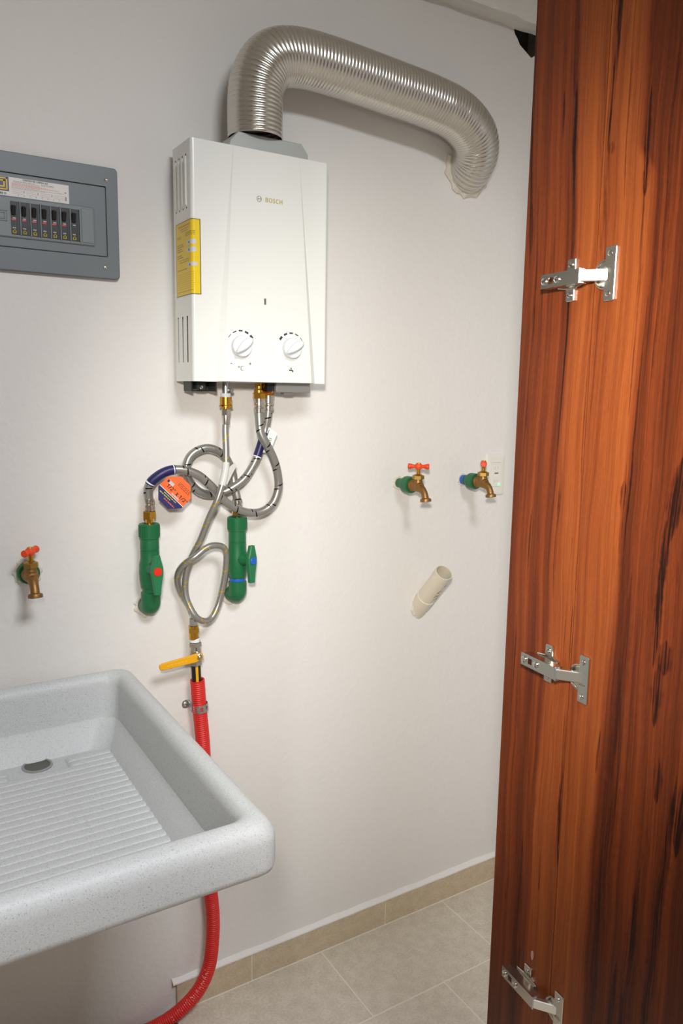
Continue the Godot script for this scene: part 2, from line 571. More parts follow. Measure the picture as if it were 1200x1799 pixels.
func build_room() -> void:
	var RX := 2.1      # right wall
	var LX := -3.4
	var BZ := 4.6      # wall behind the camera
	var TOP := 2.62
	# back wall, with a broken notch under the beam (a real hole)
	var poly := PackedVector2Array([Vector2(LX - 0.1, -0.1), Vector2(RX + 0.1, -0.1), Vector2(RX + 0.1, TOP), Vector2(1.66, TOP), Vector2(1.655, 2.392), Vector2(1.62, 2.368), Vector2(1.595, 2.352), Vector2(1.575, 2.362), Vector2(1.555, 2.350), Vector2(1.54, 2.358), Vector2(1.525, 2.366), Vector2(1.513, 2.372), Vector2(1.503, 2.386), Vector2(1.494, 2.394), Vector2(1.488, 2.41), Vector2(1.48, TOP), Vector2(LX - 0.1, TOP)])
	var b := MB.new()
	b.prism(poly, -0.12, 0.0)
	var wb := struct("wall_back", b, MT.wall)
	b = MB.new()                                   # masonry behind the painted layer
	b.box(Vector3(1.4, 2.2, -0.24), Vector3(1.75, TOP, -0.121))
	part(wb, "masonry", b, MT.screed)
	# mortar patches round the duct and the pipes
	rng.seed = 41
	for q in [[1.349, 2.036, 0.060, 0.014, 0.010], [1.2424, 0.906, 0.026, 0.007, 0.005], [0.4945, 1.012, 0.024, 0.006, 0.004], [0.6955, 1.012, 0.024, 0.006, 0.004], [1.1615, 1.2464, 0.016, 0.004, 0.003], [1.3753, 1.2454, 0.016, 0.004, 0.003], [0.2556, 1.111, 0.024, 0.006, 0.004]]:
		b = MB.new()
		var pl := PackedVector2Array()
		for k in 30:
			var r: float = q[2] + q[3] * rng.randf()
			pl.append(Vector2(cos(TAU * k / 30.0), sin(TAU * k / 30.0)) * r)
		b.prism(pl, -0.01, q[4], along_y(q[0], q[1], 0), q[4] * 0.55)
		part(wb, "mortar_patch", b, MT.plaster)
	b = MB.new()
	b.box(Vector3(LX - 0.1, -0.1, 0), Vector3(LX, TOP, BZ))
	struct("wall_left", b, MT.wall)
	b = MB.new()
	b.box(Vector3(RX, -0.1, 0), Vector3(RX + 0.1, TOP, BZ))
	struct("wall_right", b, MT.wall)
	b = MB.new()
	b.box(Vector3(LX - 0.1, -0.1, BZ), Vector3(RX + 0.1, TOP, BZ + 0.1))
	struct("wall_front", b, MT.wood_wall)
	b = MB.new()
	b.box(Vector3(LX - 0.1, TOP, -0.12), Vector3(RX + 0.1, TOP + 0.1, BZ + 0.1))
	struct("ceiling", b, MT.ceiling)
	# plaster beam along the top of the wall, with a ragged lower edge
	b = MB.new()
	var n := noise(8, 9.0, 3)
	var K := 150
	var prev := []
	for k in K + 1:
		var x: float = lerpf(LX, RX, float(k) / K)
		var y := 2.404 + n.get_noise_2d(x, 0.0) * 0.006
		var zz := 0.052 + n.get_noise_2d(x, 4.0) * 0.004
		var row := [Vector3(x, TOP, 0.052), Vector3(x, 2.42, 0.052), Vector3(x, y, zz), Vector3(x, y + 0.004 + n.get_noise_2d(x * 2.0, 9.0) * 0.004, 0.028), Vector3(x, y + 0.002, 0.0)]
		if k > 0:
			for m in 4:
				b.quad(prev[m], row[m], row[m + 1], prev[m + 1], Vector3(0, -0.5 if m > 1 else 0.0, 1))
		prev = row
	struct("trim_2", b, MT.ceiling)
	# floor: screed, grout bed and tiles laid in half bond
	b = MB.new()
	b.box(Vector3(LX - 0.1, -0.16, -0.12), Vector3(RX + 0.1, -0.012, BZ + 0.1))
	var fl := struct("floor", b, MT.screed)
	b = MB.new()
	b.box(Vector3(0.535, -0.0125, 0.0), Vector3(RX, -0.0004, 0.262))
	b.box(Vector3(LX, -0.0125, 0.262), Vector3(RX, -0.0004, BZ))
	b.box(Vector3(0.545, -0.004, 0.004), Vector3(RX, 0.0014, 0.0135), 0.0006)
	part(fl, "grout", b, MT.grout)
	var full := tile_box(0.4065, 0.2585, 0.010)
	rng.seed = 9
	var row_n := 0
	var z0 := 0.0
	while z0 < BZ - 0.1:
		var off := 0.94 if row_n % 2 == 0 else 1.155
		var k0 := int(floor((LX - off) / 0.41)) - 1
		for k in range(k0, 12):
			var xa := off + k * 0.41
			var xb := xa + 0.41
			xa = maxf(xa, 0.53 if row_n == 0 else LX)
			xb = minf(xb, RX)
			if xb - xa < 0.03:
				continue
			var ms := full if xb - xa > 0.409 else tile_box(xb - xa - 0.0035, 0.2585, 0.010)
			var o := put(fl, "tile", ms, MT["tile%d" % rng.randi_range(0, 2)])
			o.position = Vector3((xa + xb) / 2, 0.0, z0 + 0.131)
		z0 += 0.262
		row_n += 1
	# skirting tiles
	var sk := MeshInstance3D.new()
	sk.name = "baseboard_back"
	b = MB.new()
	b.box(Vector3(0.543, 0.001, 0.0), Vector3(RX, 0.072, 0.0100))
	sk.mesh = b.done()
	sk.material_override = MT.grout
	add_child(sk)
	sk.set_meta("kind", "structure")
	var xs := [0.541, 0.7387, 1.1483, 1.5583, 1.9683, RX]
	for k in 5:
		b = MB.new()
		b.box(Vector3(xs[k] + 0.0013, 0.001, 0.0), Vector3(xs[k + 1] - 0.0013, 0.0745, 0.011), 0.0006)
		part(sk, "skirting_tile", b, MT.skirt)
	# uneven plaster fillet on top of the skirting
	b = MB.new()
	prev = []
	for k in 81:
		var x: float = lerpf(0.533, RX, k / 80.0)
		var h := 0.005 + n.get_noise_2d(x * 0.8, 20.0) * 0.004
		var dz := 0.0125 + n.get_noise_2d(x * 0.7, 30.0) * 0.002
		var row := [Vector3(x, 0.0745, dz), Vector3(x, 0.0775, dz - 0.001), Vector3(x, 0.079 + h, 0.0005), Vector3(x, 0.079 + h, -0.002), Vector3(x, 0.0745, -0.002)]
		if k > 0:
			for m in 4:
				b.quad(prev[m], row[m], row[m + 1], prev[m + 1], Vector3(0, 0.7, 1) if m < 2 else Vector3(0, 1, 0))
		prev = row
	struct("trim_1", b, MT.wall)

# ------------------------------------------------------------------ breaker panel
func build_panel() -> void:
	var P := thing("electrical_panel", "grey steel breaker panel with a row of black switches set in the wall", "breaker panel", Vector3(0.05, 1.690, 0.0))
	var X1 := 0.4045
	var Y1 := 0.2105
	var ix := 0.3815
	var b := MB.new()
	b.loft([[0, 0, X1, Y1, 0.008, -0.003], [0, 0, X1, Y1, 0.008, 0.009], [0.0015, 0.0015, X1 - 0.0015, Y1 - 0.0015, 0.0075, 0.0105], [0.02, 0.041, ix, 0.1745, 0.002, 0.0105], [0.0205, 0.0415, ix - 0.0005, 0.174, 0.002, 0.0065], [0.0225, 0.0435, ix - 0.0025, 0.172, 0.002, 0.0065]], Transform3D(), true, false)
	part(P, "cover", b, MT.steel_grey)
	b = MB.new()
	b.loft([[0.0215, 0.0425, ix - 0.0015, 0.173, 0.002, 0.004], [0.0215, 0.0425, ix - 0.0015, 0.173, 0.002, 0.0085], [0.0225, 0.0435, ix - 0.0025, 0.172, 0.002, 0.0093]], Transform3D(), false, true)
	part(P, "inner_door", b, MT.steel_grey)
	# raised bezel round the switches
	b = MB.new()
	var bx0 := 0.06
	var bx1 := 0.3575
	b.loft([[bx0, 0.0595, bx1, 0.1315, 0.003, 0.006], [bx0, 0.0595, bx1, 0.1315, 0.003, 0.0112], [bx0 + 0.002, 0.0615, bx1 - 0.002, 0.1295, 0.003, 0.0122]], Transform3D(), false, true)
	part(P, "bezel", b, MT.steel_grey2)
	b = MB.new()
	b.loft([[0.3325, 0.064, 0.3545, 0.127, 0.001, 0.011], [0.3325, 0.064, 0.3545, 0.127, 0.001, 0.0128], [0.333, 0.0645, 0.354, 0.1265, 0.001, 0.0132]], Transform3D(), false, true)
	part(P, "blank_plate", b, MT.steel_grey2)
	# embossed square mark left of the switches
	b = MB.new()
	for q in [[0.1795, 0.087, 0.1985, 0.106, 0.0012], [0.1835, 0.091, 0.1945, 0.102, 0.0009]]:
		for e in [[q[0], q[1], q[2], q[1] + q[4]], [q[0], q[3] - q[4], q[2], q[3]], [q[0], q[1], q[0] + q[4], q[3]], [q[2] - q[4], q[1], q[2], q[3]]]:
			b.box(Vector3(e[0], e[1], 0.0118), Vector3(e[2], e[3], 0.0132))
	part(P, "embossed_mark", b, MT.steel_grey)
	# seven switches and the ribs between
	var yel := mat(rgb(176, 160, 24), 0.6)
	for k in 7:
		var x0 := 0.2048 + k * 0.01795
		b = MB.new()
		b.box(Vector3(x0, 0.0645, 0.010), Vector3(x0 + 0.0152, 0.1235, 0.0129), 0.0004)
		var br := part(P, "breaker", b, MT.black)
		b = MB.new()
		var tilt := Transform3D(Basis(Vector3(1, 0, 0), 0.35), Vector3(x0 + 0.0048, 0.1075, 0.0145))
		b.box(Vector3(-0.0036, -0.0085, -0.004), Vector3(0.0036, 0.0085, 0.0035), 0.001, tilt)
		part(br, "toggle", b, MT.black)
		b = MB.new()
		b.box(Vector3(x0 + 0.0105, 0.066, 0.0125), Vector3(x0 + 0.0112, 0.122, 0.0136))
		part(br, "rib", b, MT.black)
		if k < 6:
			b = MB.new()
			b.box(Vector3(x0 + 0.0012, 0.0898, 0.0127), Vector3(x0 + 0.0082, 0.0922, 0.0134))
			part(br, "red_mark", b, MT.red)
		b = MB.new()
		b.box(Vector3(x0 + 0.0030, 0.0930, 0.0127), Vector3(x0 + 0.0084, 0.0948, 0.0134))
		b.box(Vector3(x0 + 0.0026, 0.0755, 0.0127), Vector3(x0 + 0.0048, 0.0775, 0.0131))
		b.box(Vector3(x0 + 0.0056, 0.0755, 0.0127), Vector3(x0 + 0.0078, 0.0775, 0.0131))
		b.box(Vector3(x0 + 0.0036, 0.1112, 0.0186), Vector3(x0 + 0.0060, 0.1128, 0.0192))
		part(br, "white_mark", b, mat(rgb(196, 196, 196), 0.6))
		b = MB.new()
		for e in [[0, 0, 0.0066, 0.0016], [0, 0.0052, 0.0066, 0.0068], [0, 0, 0.0018, 0.0068], [0.0048, 0, 0.0066, 0.0068]]:
			b.box(Vector3(x0 + 0.0022 + e[0], 0.0668 + e[1], 0.0127), Vector3(x0 + 0.0022 + e[2], 0.0668 + e[3], 0.0133))
		part(br, "yellow_mark", b, yel)
		b = MB.new()
		b.box(Vector3(x0 + 0.0153, 0.0638, 0.0115), Vector3(x0 + 0.0178, 0.1242, 0.0143), 0.0006)
		part(P, "divider", b, MT.steel_grey2)
	# paper label
	var im := Image.create(512, 136, false, Image.FORMAT_RGB8)
	im.fill(rgb(226, 222, 216))
	rng.seed = 5
	var dk := rgb(90, 88, 88)
	var rd := rgb(206, 96, 92)
	words(im, 170, 300, 24, 3, dk)
	words(im, 340, 420, 24, 3, dk)
	words(im, 170, 330, 32, 2, dk)
	words(im, 340, 420, 32, 2, dk)
	for y in [40, 46, 53, 60]:
		words(im, 160, 330 + 40 * (y % 5), y, 3, rd)
	words(im, 160, 480, 69, 2, dk)
	words(im, 160, 360, 76, 2, dk)
	for k in 4:
		var xx := 160 + k * 86
		im.fill_rect(Rect2i(xx, 88, 66, 1), dk)
		im.fill_rect(Rect2i(xx, 100, 66, 1), dk)
		im.fill_rect(Rect2i(xx, 112, 66, 1), dk)
		im.fill_rect(Rect2i(xx + 70, 86, 5, 18), rgb(150, 148, 146))
	for k in 8:
		im.fill_rect(Rect2i(196 + k * 36, 118, 3, 8), dk)
	im.fill_rect(Rect2i(484, 54, 12, 10), rgb(150, 148, 146))
	words(im, 486, 500, 92, 26, rgb(150, 148, 146))
	var lm := mat(Color.WHITE, 0.5)
	lm.albedo_texture = tex(im)
	b = MB.new()
	var lx0 := 0.163
	b.prism(PackedVector2Array([Vector2(lx0, 0.1325), Vector2(0.311, 0.1325), Vector2(0.311, 0.166), Vector2(lx0, 0.166)]), 0.009, 0.0097)
	var lab := part(P, "paper_label", b, lm)
	letters(lab, "lettering", "CENTRO DE CARGA QO", 0.0042, along_y(0.251, 0.1635, 0.0097), MT.print, true)
	letters(lab, "lettering", "SQUARE D", 0.0052, along_y(0.187, 0.1362, 0.0097), MT.print, true)
	b = MB.new()
	b.box(Vector3(0.176, 0.1405, 0.0096), Vector3(0.2045, 0.1656, 0.0100))
	var em := part(lab, "emblem_ground", b, MT.navy)
	b = MB.new()
	for q in [[0.180, 0.1425, 0.2020, 0.1640, 0.0022], [0.1845, 0.147, 0.1975, 0.1597, 0.0024]]:
		for e in [[q[0], q[1], q[2], q[1] + q[4]], [q[0], q[3] - q[4], q[2], q[3]], [q[0], q[1], q[0] + q[4], q[3]], [q[2] - q[4], q[1], q[2], q[3]]]:
			b.box(Vector3(e[0], e[1], 0.0099), Vector3(e[2], e[3], 0.0103))
	part(lab, "emblem", b, mat(rgb(232, 196, 20), 0.5))
	# cover screws
	for s in [Vector2(0.3825, 0.1865), Vector2(0.375, 0.0215)]:
		b = MB.new()
		b.lathe([Vector2(0.0001, 0.0128), Vector2(0.0022, 0.0126), Vector2(0.0036, 0.0116), Vector2(0.0038, 0.0102)], along_z(s.x, s.y, 0), 16)
		b.box(Vector3(-0.0028, -0.0004, 0.0124), Vector3(0.0028, 0.0004, 0.0131), 0, Transform3D(Basis(Vector3(0, 0, 1), 0.7), Vector3(s.x, s.y, 0)))
		part(P, "screw", b, MT.chrome)

# ------------------------------------------------------------------ water heater
func build_heater() -> void:
	var O := Vector3(0.564, 1.492, 0.0)
	var T := thing("water_heater", "white gas water heater with two knobs hung on the wall", "water heater", O)
	var W := 0.307
	var Hh := 0.459
	var D := 0.12
	var b := MB.new()
	# hollow sheet-metal shell; its left side has open slots
	var ring := [Vector2(0.0, 0.022), Vector2(0.0, D - 0.007)]
	for k in 7:
		var an := (k + 1) / 8.0 * PI / 2
		ring.append(Vector2(0.007 - cos(an) * 0.007, D - 0.007 + sin(an) * 0.007))
	ring.append(Vector2(0.007, D))
	ring.append(Vector2(W - 0.007, D))
	for k in 7:
		var an := (k + 1) / 8.0 * PI / 2
		ring.append(Vector2(W - 0.007 + sin(an) * 0.007, D - 0.007 + cos(an) * 0.007))
	ring.append(Vector2(W, D - 0.007))
	ring.append(Vector2(W, 0.022))
	for run_ in [ring.slice(1, 10), ring.slice(9, 11), ring.slice(10, 19), ring.slice(18, 20), [ring[19], ring[0]]]:
		var rows := []
		for y in [0.0, Hh]:
			var line := PackedVector3Array()
			for p in run_:
				line.append(Vector3(p.x, y, p.y))
			rows.append(line)
		b.patch(rows, false, 1.0)
	for y in [0.0, Hh]:
		for k in ring.size():
			var p: Vector2 = ring[k]
			var q: Vector2 = ring[(k + 1) % ring.size()]
			b.flat(Vector3(W / 2, y, 0.07), Vector3(p.x, y, p.y), Vector3(q.x, y, q.y), Vector3(0, 1.0 if y > 0.1 else -1.0, 0))
	var holes := []
	for k in 3:
		holes.append([0.038 + k * 0.026 - 0.0036, 0.038, 0.038 + k * 0.026 + 0.0036, 0.129])
	for k in 4:
		for yy in [Hh - 0.124, Hh - 0.026]:
			holes.append([0.038 + k * 0.019 - 0.0022, yy - 0.0016, 0.038 + k * 0.019 + 0.0022, yy + 0.0016])
	b.sheet([0.022, 0.0, D - 0.007, Hh], holes, 0.0, 0.0004, Transform3D(Basis(Vector3(0, 0, 1), Vector3(0, 1, 0), Vector3(-1, 0, 0)), Vector3.ZERO))
	part(T, "casing", b, MT.enamel)
	b = MB.new()
	b.box(Vector3(0.02, 0.01, 0.0), Vector3(W - 0.02, Hh - 0.02, 0.023))
	part(T, "back_plate", b, MT.hood)
	# front panel: flush at the top, standing proud towards the bottom
	var tl := 0.0892
	var tr := 0.2365
	var z0 := D - 0.001
	var a0 := Vector3(tl, Hh - 0.0005, D + 0.0006)
	var a1 := Vector3(tr, Hh - 0.0005, D + 0.0006)
	var c0 := Vector3(0.0605, 0.001, D + 0.0115)
	var c1 := Vector3(0.2635, 0.001, D + 0.0115)
	var e0 := Vector3(tl - 0.002, Hh - 0.0005, z0)
	var e1 := Vector3(tr + 0.002, Hh - 0.0005, z0)
	var f0 := Vector3(0.0445, 0.001, z0)
	var f1 := Vector3(0.2795, 0.001, z0)
	b = MB.new()
	b.quad(a0, a1, c1, c0, Vector3(0, 0, 1))
	b.quad(e0, a0, c0, f0, Vector3(-1, 0, 1))
	b.quad(a1, e1, f1, c1, Vector3(1, 0, 1))
	b.quad(f0, c0, c1, f1, Vector3(0, -1, 0))
	b.quad(e0, e1, a1, a0, Vector3(0, 1, 0))
	part(T, "front_panel", b, MT.enamel)
	var lean := atan2(0.0109, Hh)                    # the panel's slope
	var face := func(x: float, y: float, lift := 0.0) -> Transform3D:
		return Transform3D(Basis(Vector3(1, 0, 0), -lean), Vector3(x, y, D + 0.0115 - 0.0109 * y / Hh + lift))
	# knobs
	for q in [[0.0985, 0.0715, 0], [0.2145, 0.0725, 1]]:
		var F: Transform3D = face.call(q[0], q[1])
		b = MB.new()
		b.lathe([Vector2(0.0215, -0.001), Vector2(0.0215, 0.008), Vector2(0.0205, 0.0105), Vector2(0.018, 0.012), Vector2(0.001, 0.0125)], F * along_z(0, 0, 0), 32)
		var kn := part(T, "knob", b, MT.knob)
		b = MB.new()
		var grip := PackedVector2Array()
		for m in 28:
			var an := TAU * m / 28.0
			var w := 0.0105 * (0.55 + 0.45 * (1.0 + cos(an)) / 2.0)
			grip.append(Vector2(0.0225 * cos(an) + 0.001, w * sin(an)))
		b.prism(grip, 0.011, 0.0225, F * Transform3D(Basis(Vector3(0, 0, 1), 0.72 if q[2] == 0 else 0.60), Vector3.ZERO), 0.003)
		part(kn, "grip", b, MT.knob)
		for m in 5:                                   # dashes of the dial scale
			var an := deg_to_rad(140.0 - m * 25.0)
			var wd := 0.0006 + 0.00045 * (m if q[2] == 0 else 4 - m)
			b = MB.new()
			b.box(Vector3(-0.0042, -wd, -0.0002), Vector3(0.0042, wd, 0.0003), 0, F * Transform3D(Basis(Vector3(0, 0, 1), an + PI / 2), Vector3(cos(an) * 0.0315, sin(an) * 0.0315, 0)))
			part(T, "dial_mark", b, MT.print)
	letters(T, "lettering", "-", 0.016, face.call(0.077, 0.0385), MT.print)
	letters(T, "lettering", "+", 0.013, face.call(0.1185, 0.0375), MT.print)
	letters(T, "lettering", "°C", 0.0125, face.call(0.0975, 0.0275), MT.print)
	var tapi: Transform3D = face.call(0.2145, 0.0275)
	b = MB.new()                                      # little tap symbol
	b.box(Vector3(-0.0055, -0.002, -0.0002), Vector3(0.003, 0.0005, 0.0003), 0, tapi)
	b.box(Vector3(-0.0015, 0.0005, -0.0002), Vector3(0.0, 0.0035, 0.0003), 0, tapi)
	b.box(Vector3(-0.0035, 0.0035, -0.0002), Vector3(0.002, 0.0047, 0.0003), 0, tapi)
	b.box(Vector3(0.002, -0.0045, -0.0002), Vector3(0.0045, -0.0005, 0.0003), 0, tapi)
	part(T, "tap_symbol", b, MT.print)
	# sight window
	b = MB.new()
	b.box(Vector3(-0.0024, -0.0062, -0.001), Vector3(0.0024, 0.0062, 0.0004), 0, face.call(0.1545, 0.1645))
	part(T, "sight_window", b, mat(rgb(112, 114, 110), 0.2))
	# emblem and name
	letters(T, "lettering", "BOSCH", 0.0125, face.call(0.1768, 0.3655, 0.0), MT.gold_print, true)
	var ef: Transform3D = face.call(0.1435, 0.3655, 0.0)
	b = MB.new()
	for m in 24:
		var x0 := TAU * m / 24.0
		var x1 := TAU * (m + 1) / 24.0
		var i0 := ef * Vector3(cos(x0) * 0.0050, sin(x0) * 0.0050, 0.0004)
		var i1 := ef * Vector3(cos(x1) * 0.0050, sin(x1) * 0.0050, 0.0004)
		var o0 := ef * Vector3(cos(x0) * 0.0058, sin(x0) * 0.0058, 0.0004)
		var o1 := ef * Vector3(cos(x1) * 0.0058, sin(x1) * 0.0058, 0.0004)
		b.quad(i0, o0, o1, i1, Vector3(0, 0, 1))
	b.box(Vector3(-0.0032, -0.0028, -0.0002), Vector3(-0.0022, 0.0028, 0.0004), 0, ef)
	b.box(Vector3(0.0022, -0.0028, -0.0002), Vector3(0.0032, 0.0028, 0.0004), 0, ef)
	b.box(Vector3(-0.0022, -0.0005, -0.0002), Vector3(0.0022, 0.0005, 0.0004), 0, ef)
	part(T, "emblem", b, MT.print_soft)
	# side louvres: pressed strips above, open slots below
	for k in 4:
		b = MB.new()
		var zc := 0.038 + k * 0.019
		b.loft([[zc - 0.004, Hh - 0.122, zc + 0.004, Hh - 0.028, 0.003, 0.0], [zc - 0.002, Hh - 0.119, zc + 0.002, Hh - 0.031, 0.002, 0.0028]], Transform3D(Basis(Vector3(0, 0, 1), Vector3(0, 1, 0), Vector3(-1, 0, 0)), Vector3.ZERO), false, true)
		part(T, "louvre", b, MT.enamel)
	# yellow rating sticker folded round the left corner
	var im := Image.create(200, 280, false, Image.FORMAT_RGB8)
	im.fill(rgb(236, 200, 18))
	rng.seed = 12
	var ink := rgb(150, 118, 10)
	words(im, 30, 155, 14, 6, rgb(206, 110, 20))
	words(im, 50, 140, 26, 3, ink)
	words(im, 60, 130, 34, 3, ink)
	for y in [44, 50, 56]:
		words(im, 105, 178, y, 3, ink)
	for y in [52, 58]:
		words(im, 14, 60, y, 3, ink)
	for y in [82, 90, 98, 106, 122, 130]:
		words(im, 14, 90 - (y % 3) * 12, y, 4, ink)
	for y in [142, 150]:
		words(im, 40, 140, y, 3, ink)
	words(im, 14, 120, 178, 4, ink)
	for k in 8:
		words(im, 16, 176, 196 + k * 8, 2, rgb(196, 162, 14))
	words(im, 20, 170, 262, 3, rgb(190, 120, 16))
	for q in [[120, 76, 62, 17], [120, 104, 62, 18], [126, 160, 60, 14]]:
		im.fill_rect(Rect2i(q[0], q[1], q[2], q[3]), rgb(206, 206, 212))
		im.fill_rect(Rect2i(q[0] + 14, q[1] + 5, 14, 7), rgb(84, 106, 124))
	for e in [[0, 0, 200, 3], [0, 277, 200, 3], [0, 0, 3, 280], [196, 0, 4, 280]]:
		im.fill_rect(Rect2i(e[0], e[1], e[2], e[3]), rgb(112, 108, 66))
	var sm := mat(Color.WHITE, 0.35)
	sm.albedo_texture = tex(im)
	b = MB.new()
	var e := 0.0006
	var wrap := [Vector2(-e, 0.034), Vector2(-e, D - 0.0075)]
	for k in 6:
		var an := (k + 1) / 7.0 * PI / 2
		wrap.append(Vector2(0.007 - cos(an) * (0.007 + e), D - 0.007 + sin(an) * (0.007 + e)))
	wrap.append(Vector2(0.0075, D + e))
	wrap.append(Vector2(0.0185, D + e))
	var total := 0.0
	for k in range(1, wrap.size()):
		total += wrap[k].distance_to(wrap[k - 1])
	var run := 0.0
	for k in range(1, wrap.size()):
		var p: Vector2 = wrap[k - 1]
		var q: Vector2 = wrap[k]
		var u0 := run / total
		run += p.distance_to(q)
		var u1 := run / total
		var nn := Vector3(-(q.y - p.y), 0, q.x - p.x)
		b.flat(Vector3(p.x, 0.169, p.y), Vector3(q.x, 0.169, q.y), Vector3(q.x, 0.3115, q.y), nn, Vector2(u0, 1), Vector2(u1, 1), Vector2(u1, 0))
		b.flat(Vector3(p.x, 0.169, p.y), Vector3(q.x, 0.3115, q.y), Vector3(p.x, 0.3115, p.y), nn, Vector2(u0, 1), Vector2(u1, 0), Vector2(u0, 0))
	part(T, "rating_sticker", b, sm, "yellow printed sticker folded round the heater's left corner")
	# flue hood on top
	b = MB.new()
	var hb := PackedVector2Array([Vector2(0.082, Hh - 0.004), Vector2(0.262, Hh - 0.004), Vector2(0.262, Hh + 0.012), Vector2(0.246, Hh + 0.031), Vector2(0.104, Hh + 0.031), Vector2(0.086, Hh + 0.012)])
	b.prism(hb, 0.028, 0.112, Transform3D(), 0.0015)
	part(T, "flue_hood", b, MT.hood)
	# underside: brackets and connections
	b = MB.new()
	b.box(Vector3(0.012, -0.020, 0.03), Vector3(0.068, 0.001, 0.034), 0.0008)
	b.box(Vector3(0.012, -0.020, 0.03), Vector3(0.015, 0.001, 0.075), 0.0008)
	b.box(Vector3(0.065, -0.020, 0.03), Vector3(0.068, 0.001, 0.075), 0.0008)
	b.box(Vector3(0.028, -0.018, 0.034), Vector3(0.050, 0.001, 0.062), 0.002)
	part(T, "bracket", b, mat(rgb(52, 56, 52), 0.5, 0.3))
	b = MB.new()
	b.lathe([Vector2(0.0001, 0.005), Vector2(0.003, 0.0045), Vector2(0.0042, 0.002), Vector2(0.0042, 0)], along_z(0.038, -0.011, 0.062), 14)
	part(T, "screw", b, MT.chrome)
	b = MB.new()
	b.box(Vector3(0.205, -0.020, 0.035), Vector3(0.290, 0.001, 0.080), 0.002)
	b.box(Vector3(0.232, -0.024, 0.045), Vector3(0.254, -0.019, 0.065), 0.001)
	part(T, "gas_block", b, mat(rgb(168, 168, 166), 0.45, 0.5))
	b = MB.new()
	b.box(Vector3(0.188, -0.018, 0.045), Vector3(0.206, 0.001, 0.07), 0.001)
	part(T, "switch_box", b, MT.black)
	b = MB.new()
	b.lathe([Vector2(0.0075, 0.001), Vector2(0.0075, -0.024)], along_y(0.0987, 0, 0.05), 20)
	b.lathe([Vector2(0.0001, 0.014), Vector2(0.004, 0.013), Vector2(0.005, 0.011), Vector2(0.005, 0.0)], toward(Vector3(0.105, -0.017, 0.05), Vector3(0.25, 0, 1)), 16)
	part(T, "gas_inlet", b, MT.zinc)
	b = MB.new()
	b.lathe([Vector2(0.0105, -0.0235), Vector2(0.0110, -0.026), Vector2(0.0108, -0.0325)], along_y(0.0987, 0, 0.05), 20)
	part(T, "sealing_tape", b, MT.tape)
	b = MB.new()
	b.lathe([Vector2(0.0128, -0.0315), Vector2(0.0128, -0.048), Vector2(0.0142, -0.050), Vector2(0.0142, -0.053), Vector2(0.0085, -0.0535), Vector2(0.0085, -0.057)], along_y(0.0987, 0, 0.05), 24)
	part(T, "brass_coupling", b, MT.brass)
	# water connections
	b = MB.new()
	b.lathe([Vector2(0.0085, 0.002), Vector2(0.0085, -0.012), Vector2(0.0115, -0.016), Vector2(0.0115, -0.022), Vector2(0.009, -0.024)], along_y(0.1765, 0, 0.052), 20)
	nut(b, 0.0145, -0.034, -0.021, along_y(0.1765, 0, 0.052))
	part(T, "water_outlet", b, MT.brass)
	b = MB.new()
	b.lathe([Vector2(0.0085, 0.002), Vector2(0.0085, -0.012)], along_y(0.207, 0, 0.037), 20)
	nut(b, 0.013, -0.027, -0.010, along_y(0.207, 0, 0.037))
	b.tube(PackedVector3Array([Vector3(0.190, -0.004, 0.052), Vector3(0.2035, -0.018, 0.066)]), 0.0055, 14)
	part(T, "water_inlet", b, mat(rgb(206, 132, 62), 0.3, 1.0))

# ------------------------------------------------------------------ flue duct
func build_duct() -> void:
	var O := Vector3(0.7195, 1.982, 0.08)
	var T := thing("exhaust_duct", "ribbed aluminium flue duct bending from heater top into wall", "duct", O)
	var P := [[0.7195, 1.983, 0.08], [0.7195, 2.05, 0.08], [0.727, 2.098, 0.08], [0.755, 2.139, 0.08], [0.808, 2.158, 0.08], [0.90, 2.160, 0.08], [1.05, 2.151, 0.08], [1.17, 2.142, 0.08], [1.25, 2.128, 0.078], [1.31, 2.098, 0.068], [1.338, 2.063, 0.045], [1.346, 2.038, 0.01], [1.348, 2.030, -0.03]]
	var pts := []
	for p in P:
		pts.append(Vector3(p[0], p[1], p[2]) - O)
	var path := spline(pts, 0.0014)
	var rad := PackedFloat32Array()
	var along := 0.0
	for i in path.size():
		if i > 0:
			along += path[i].distance_to(path[i - 1])
		var ph := fposmod(along / 0.0085, 1.0)
		rad.append(0.0552 + 0.0016 * pow(absf(sin(PI * ph)), 0.7))
	var b := MB.new()
	b.tube(path, rad, 48, false)
	part(T, "pipe", b, MT.alu)

# ------------------------------------------------------------------ hoses
func v3(list: Array, z: Array, O: Vector3) -> Array:
	var out := []
	for i in list.size():
		out.append(Vector3(list[i].x, list[i].y, z[i]) - O)
	return out

func ferrule(b: MB, at: Vector3, dir: Vector3, r: float, l: float) -> void:
	b.lathe([Vector2(r * 0.97, 0), Vector2(r * 1.18, 0.0008), Vector2(r * 1.2, l * 0.30), Vector2(r * 1.06, l * 0.36), Vector2(r * 1.06, l * 0.44), Vector2(r * 1.2, l * 0.5), Vector2(r * 1.16, l * 0.8), Vector2(r * 1.24, l * 0.83), Vector2(r * 1.24, l), Vector2(r * 0.8, l)], toward(at, dir), 24)

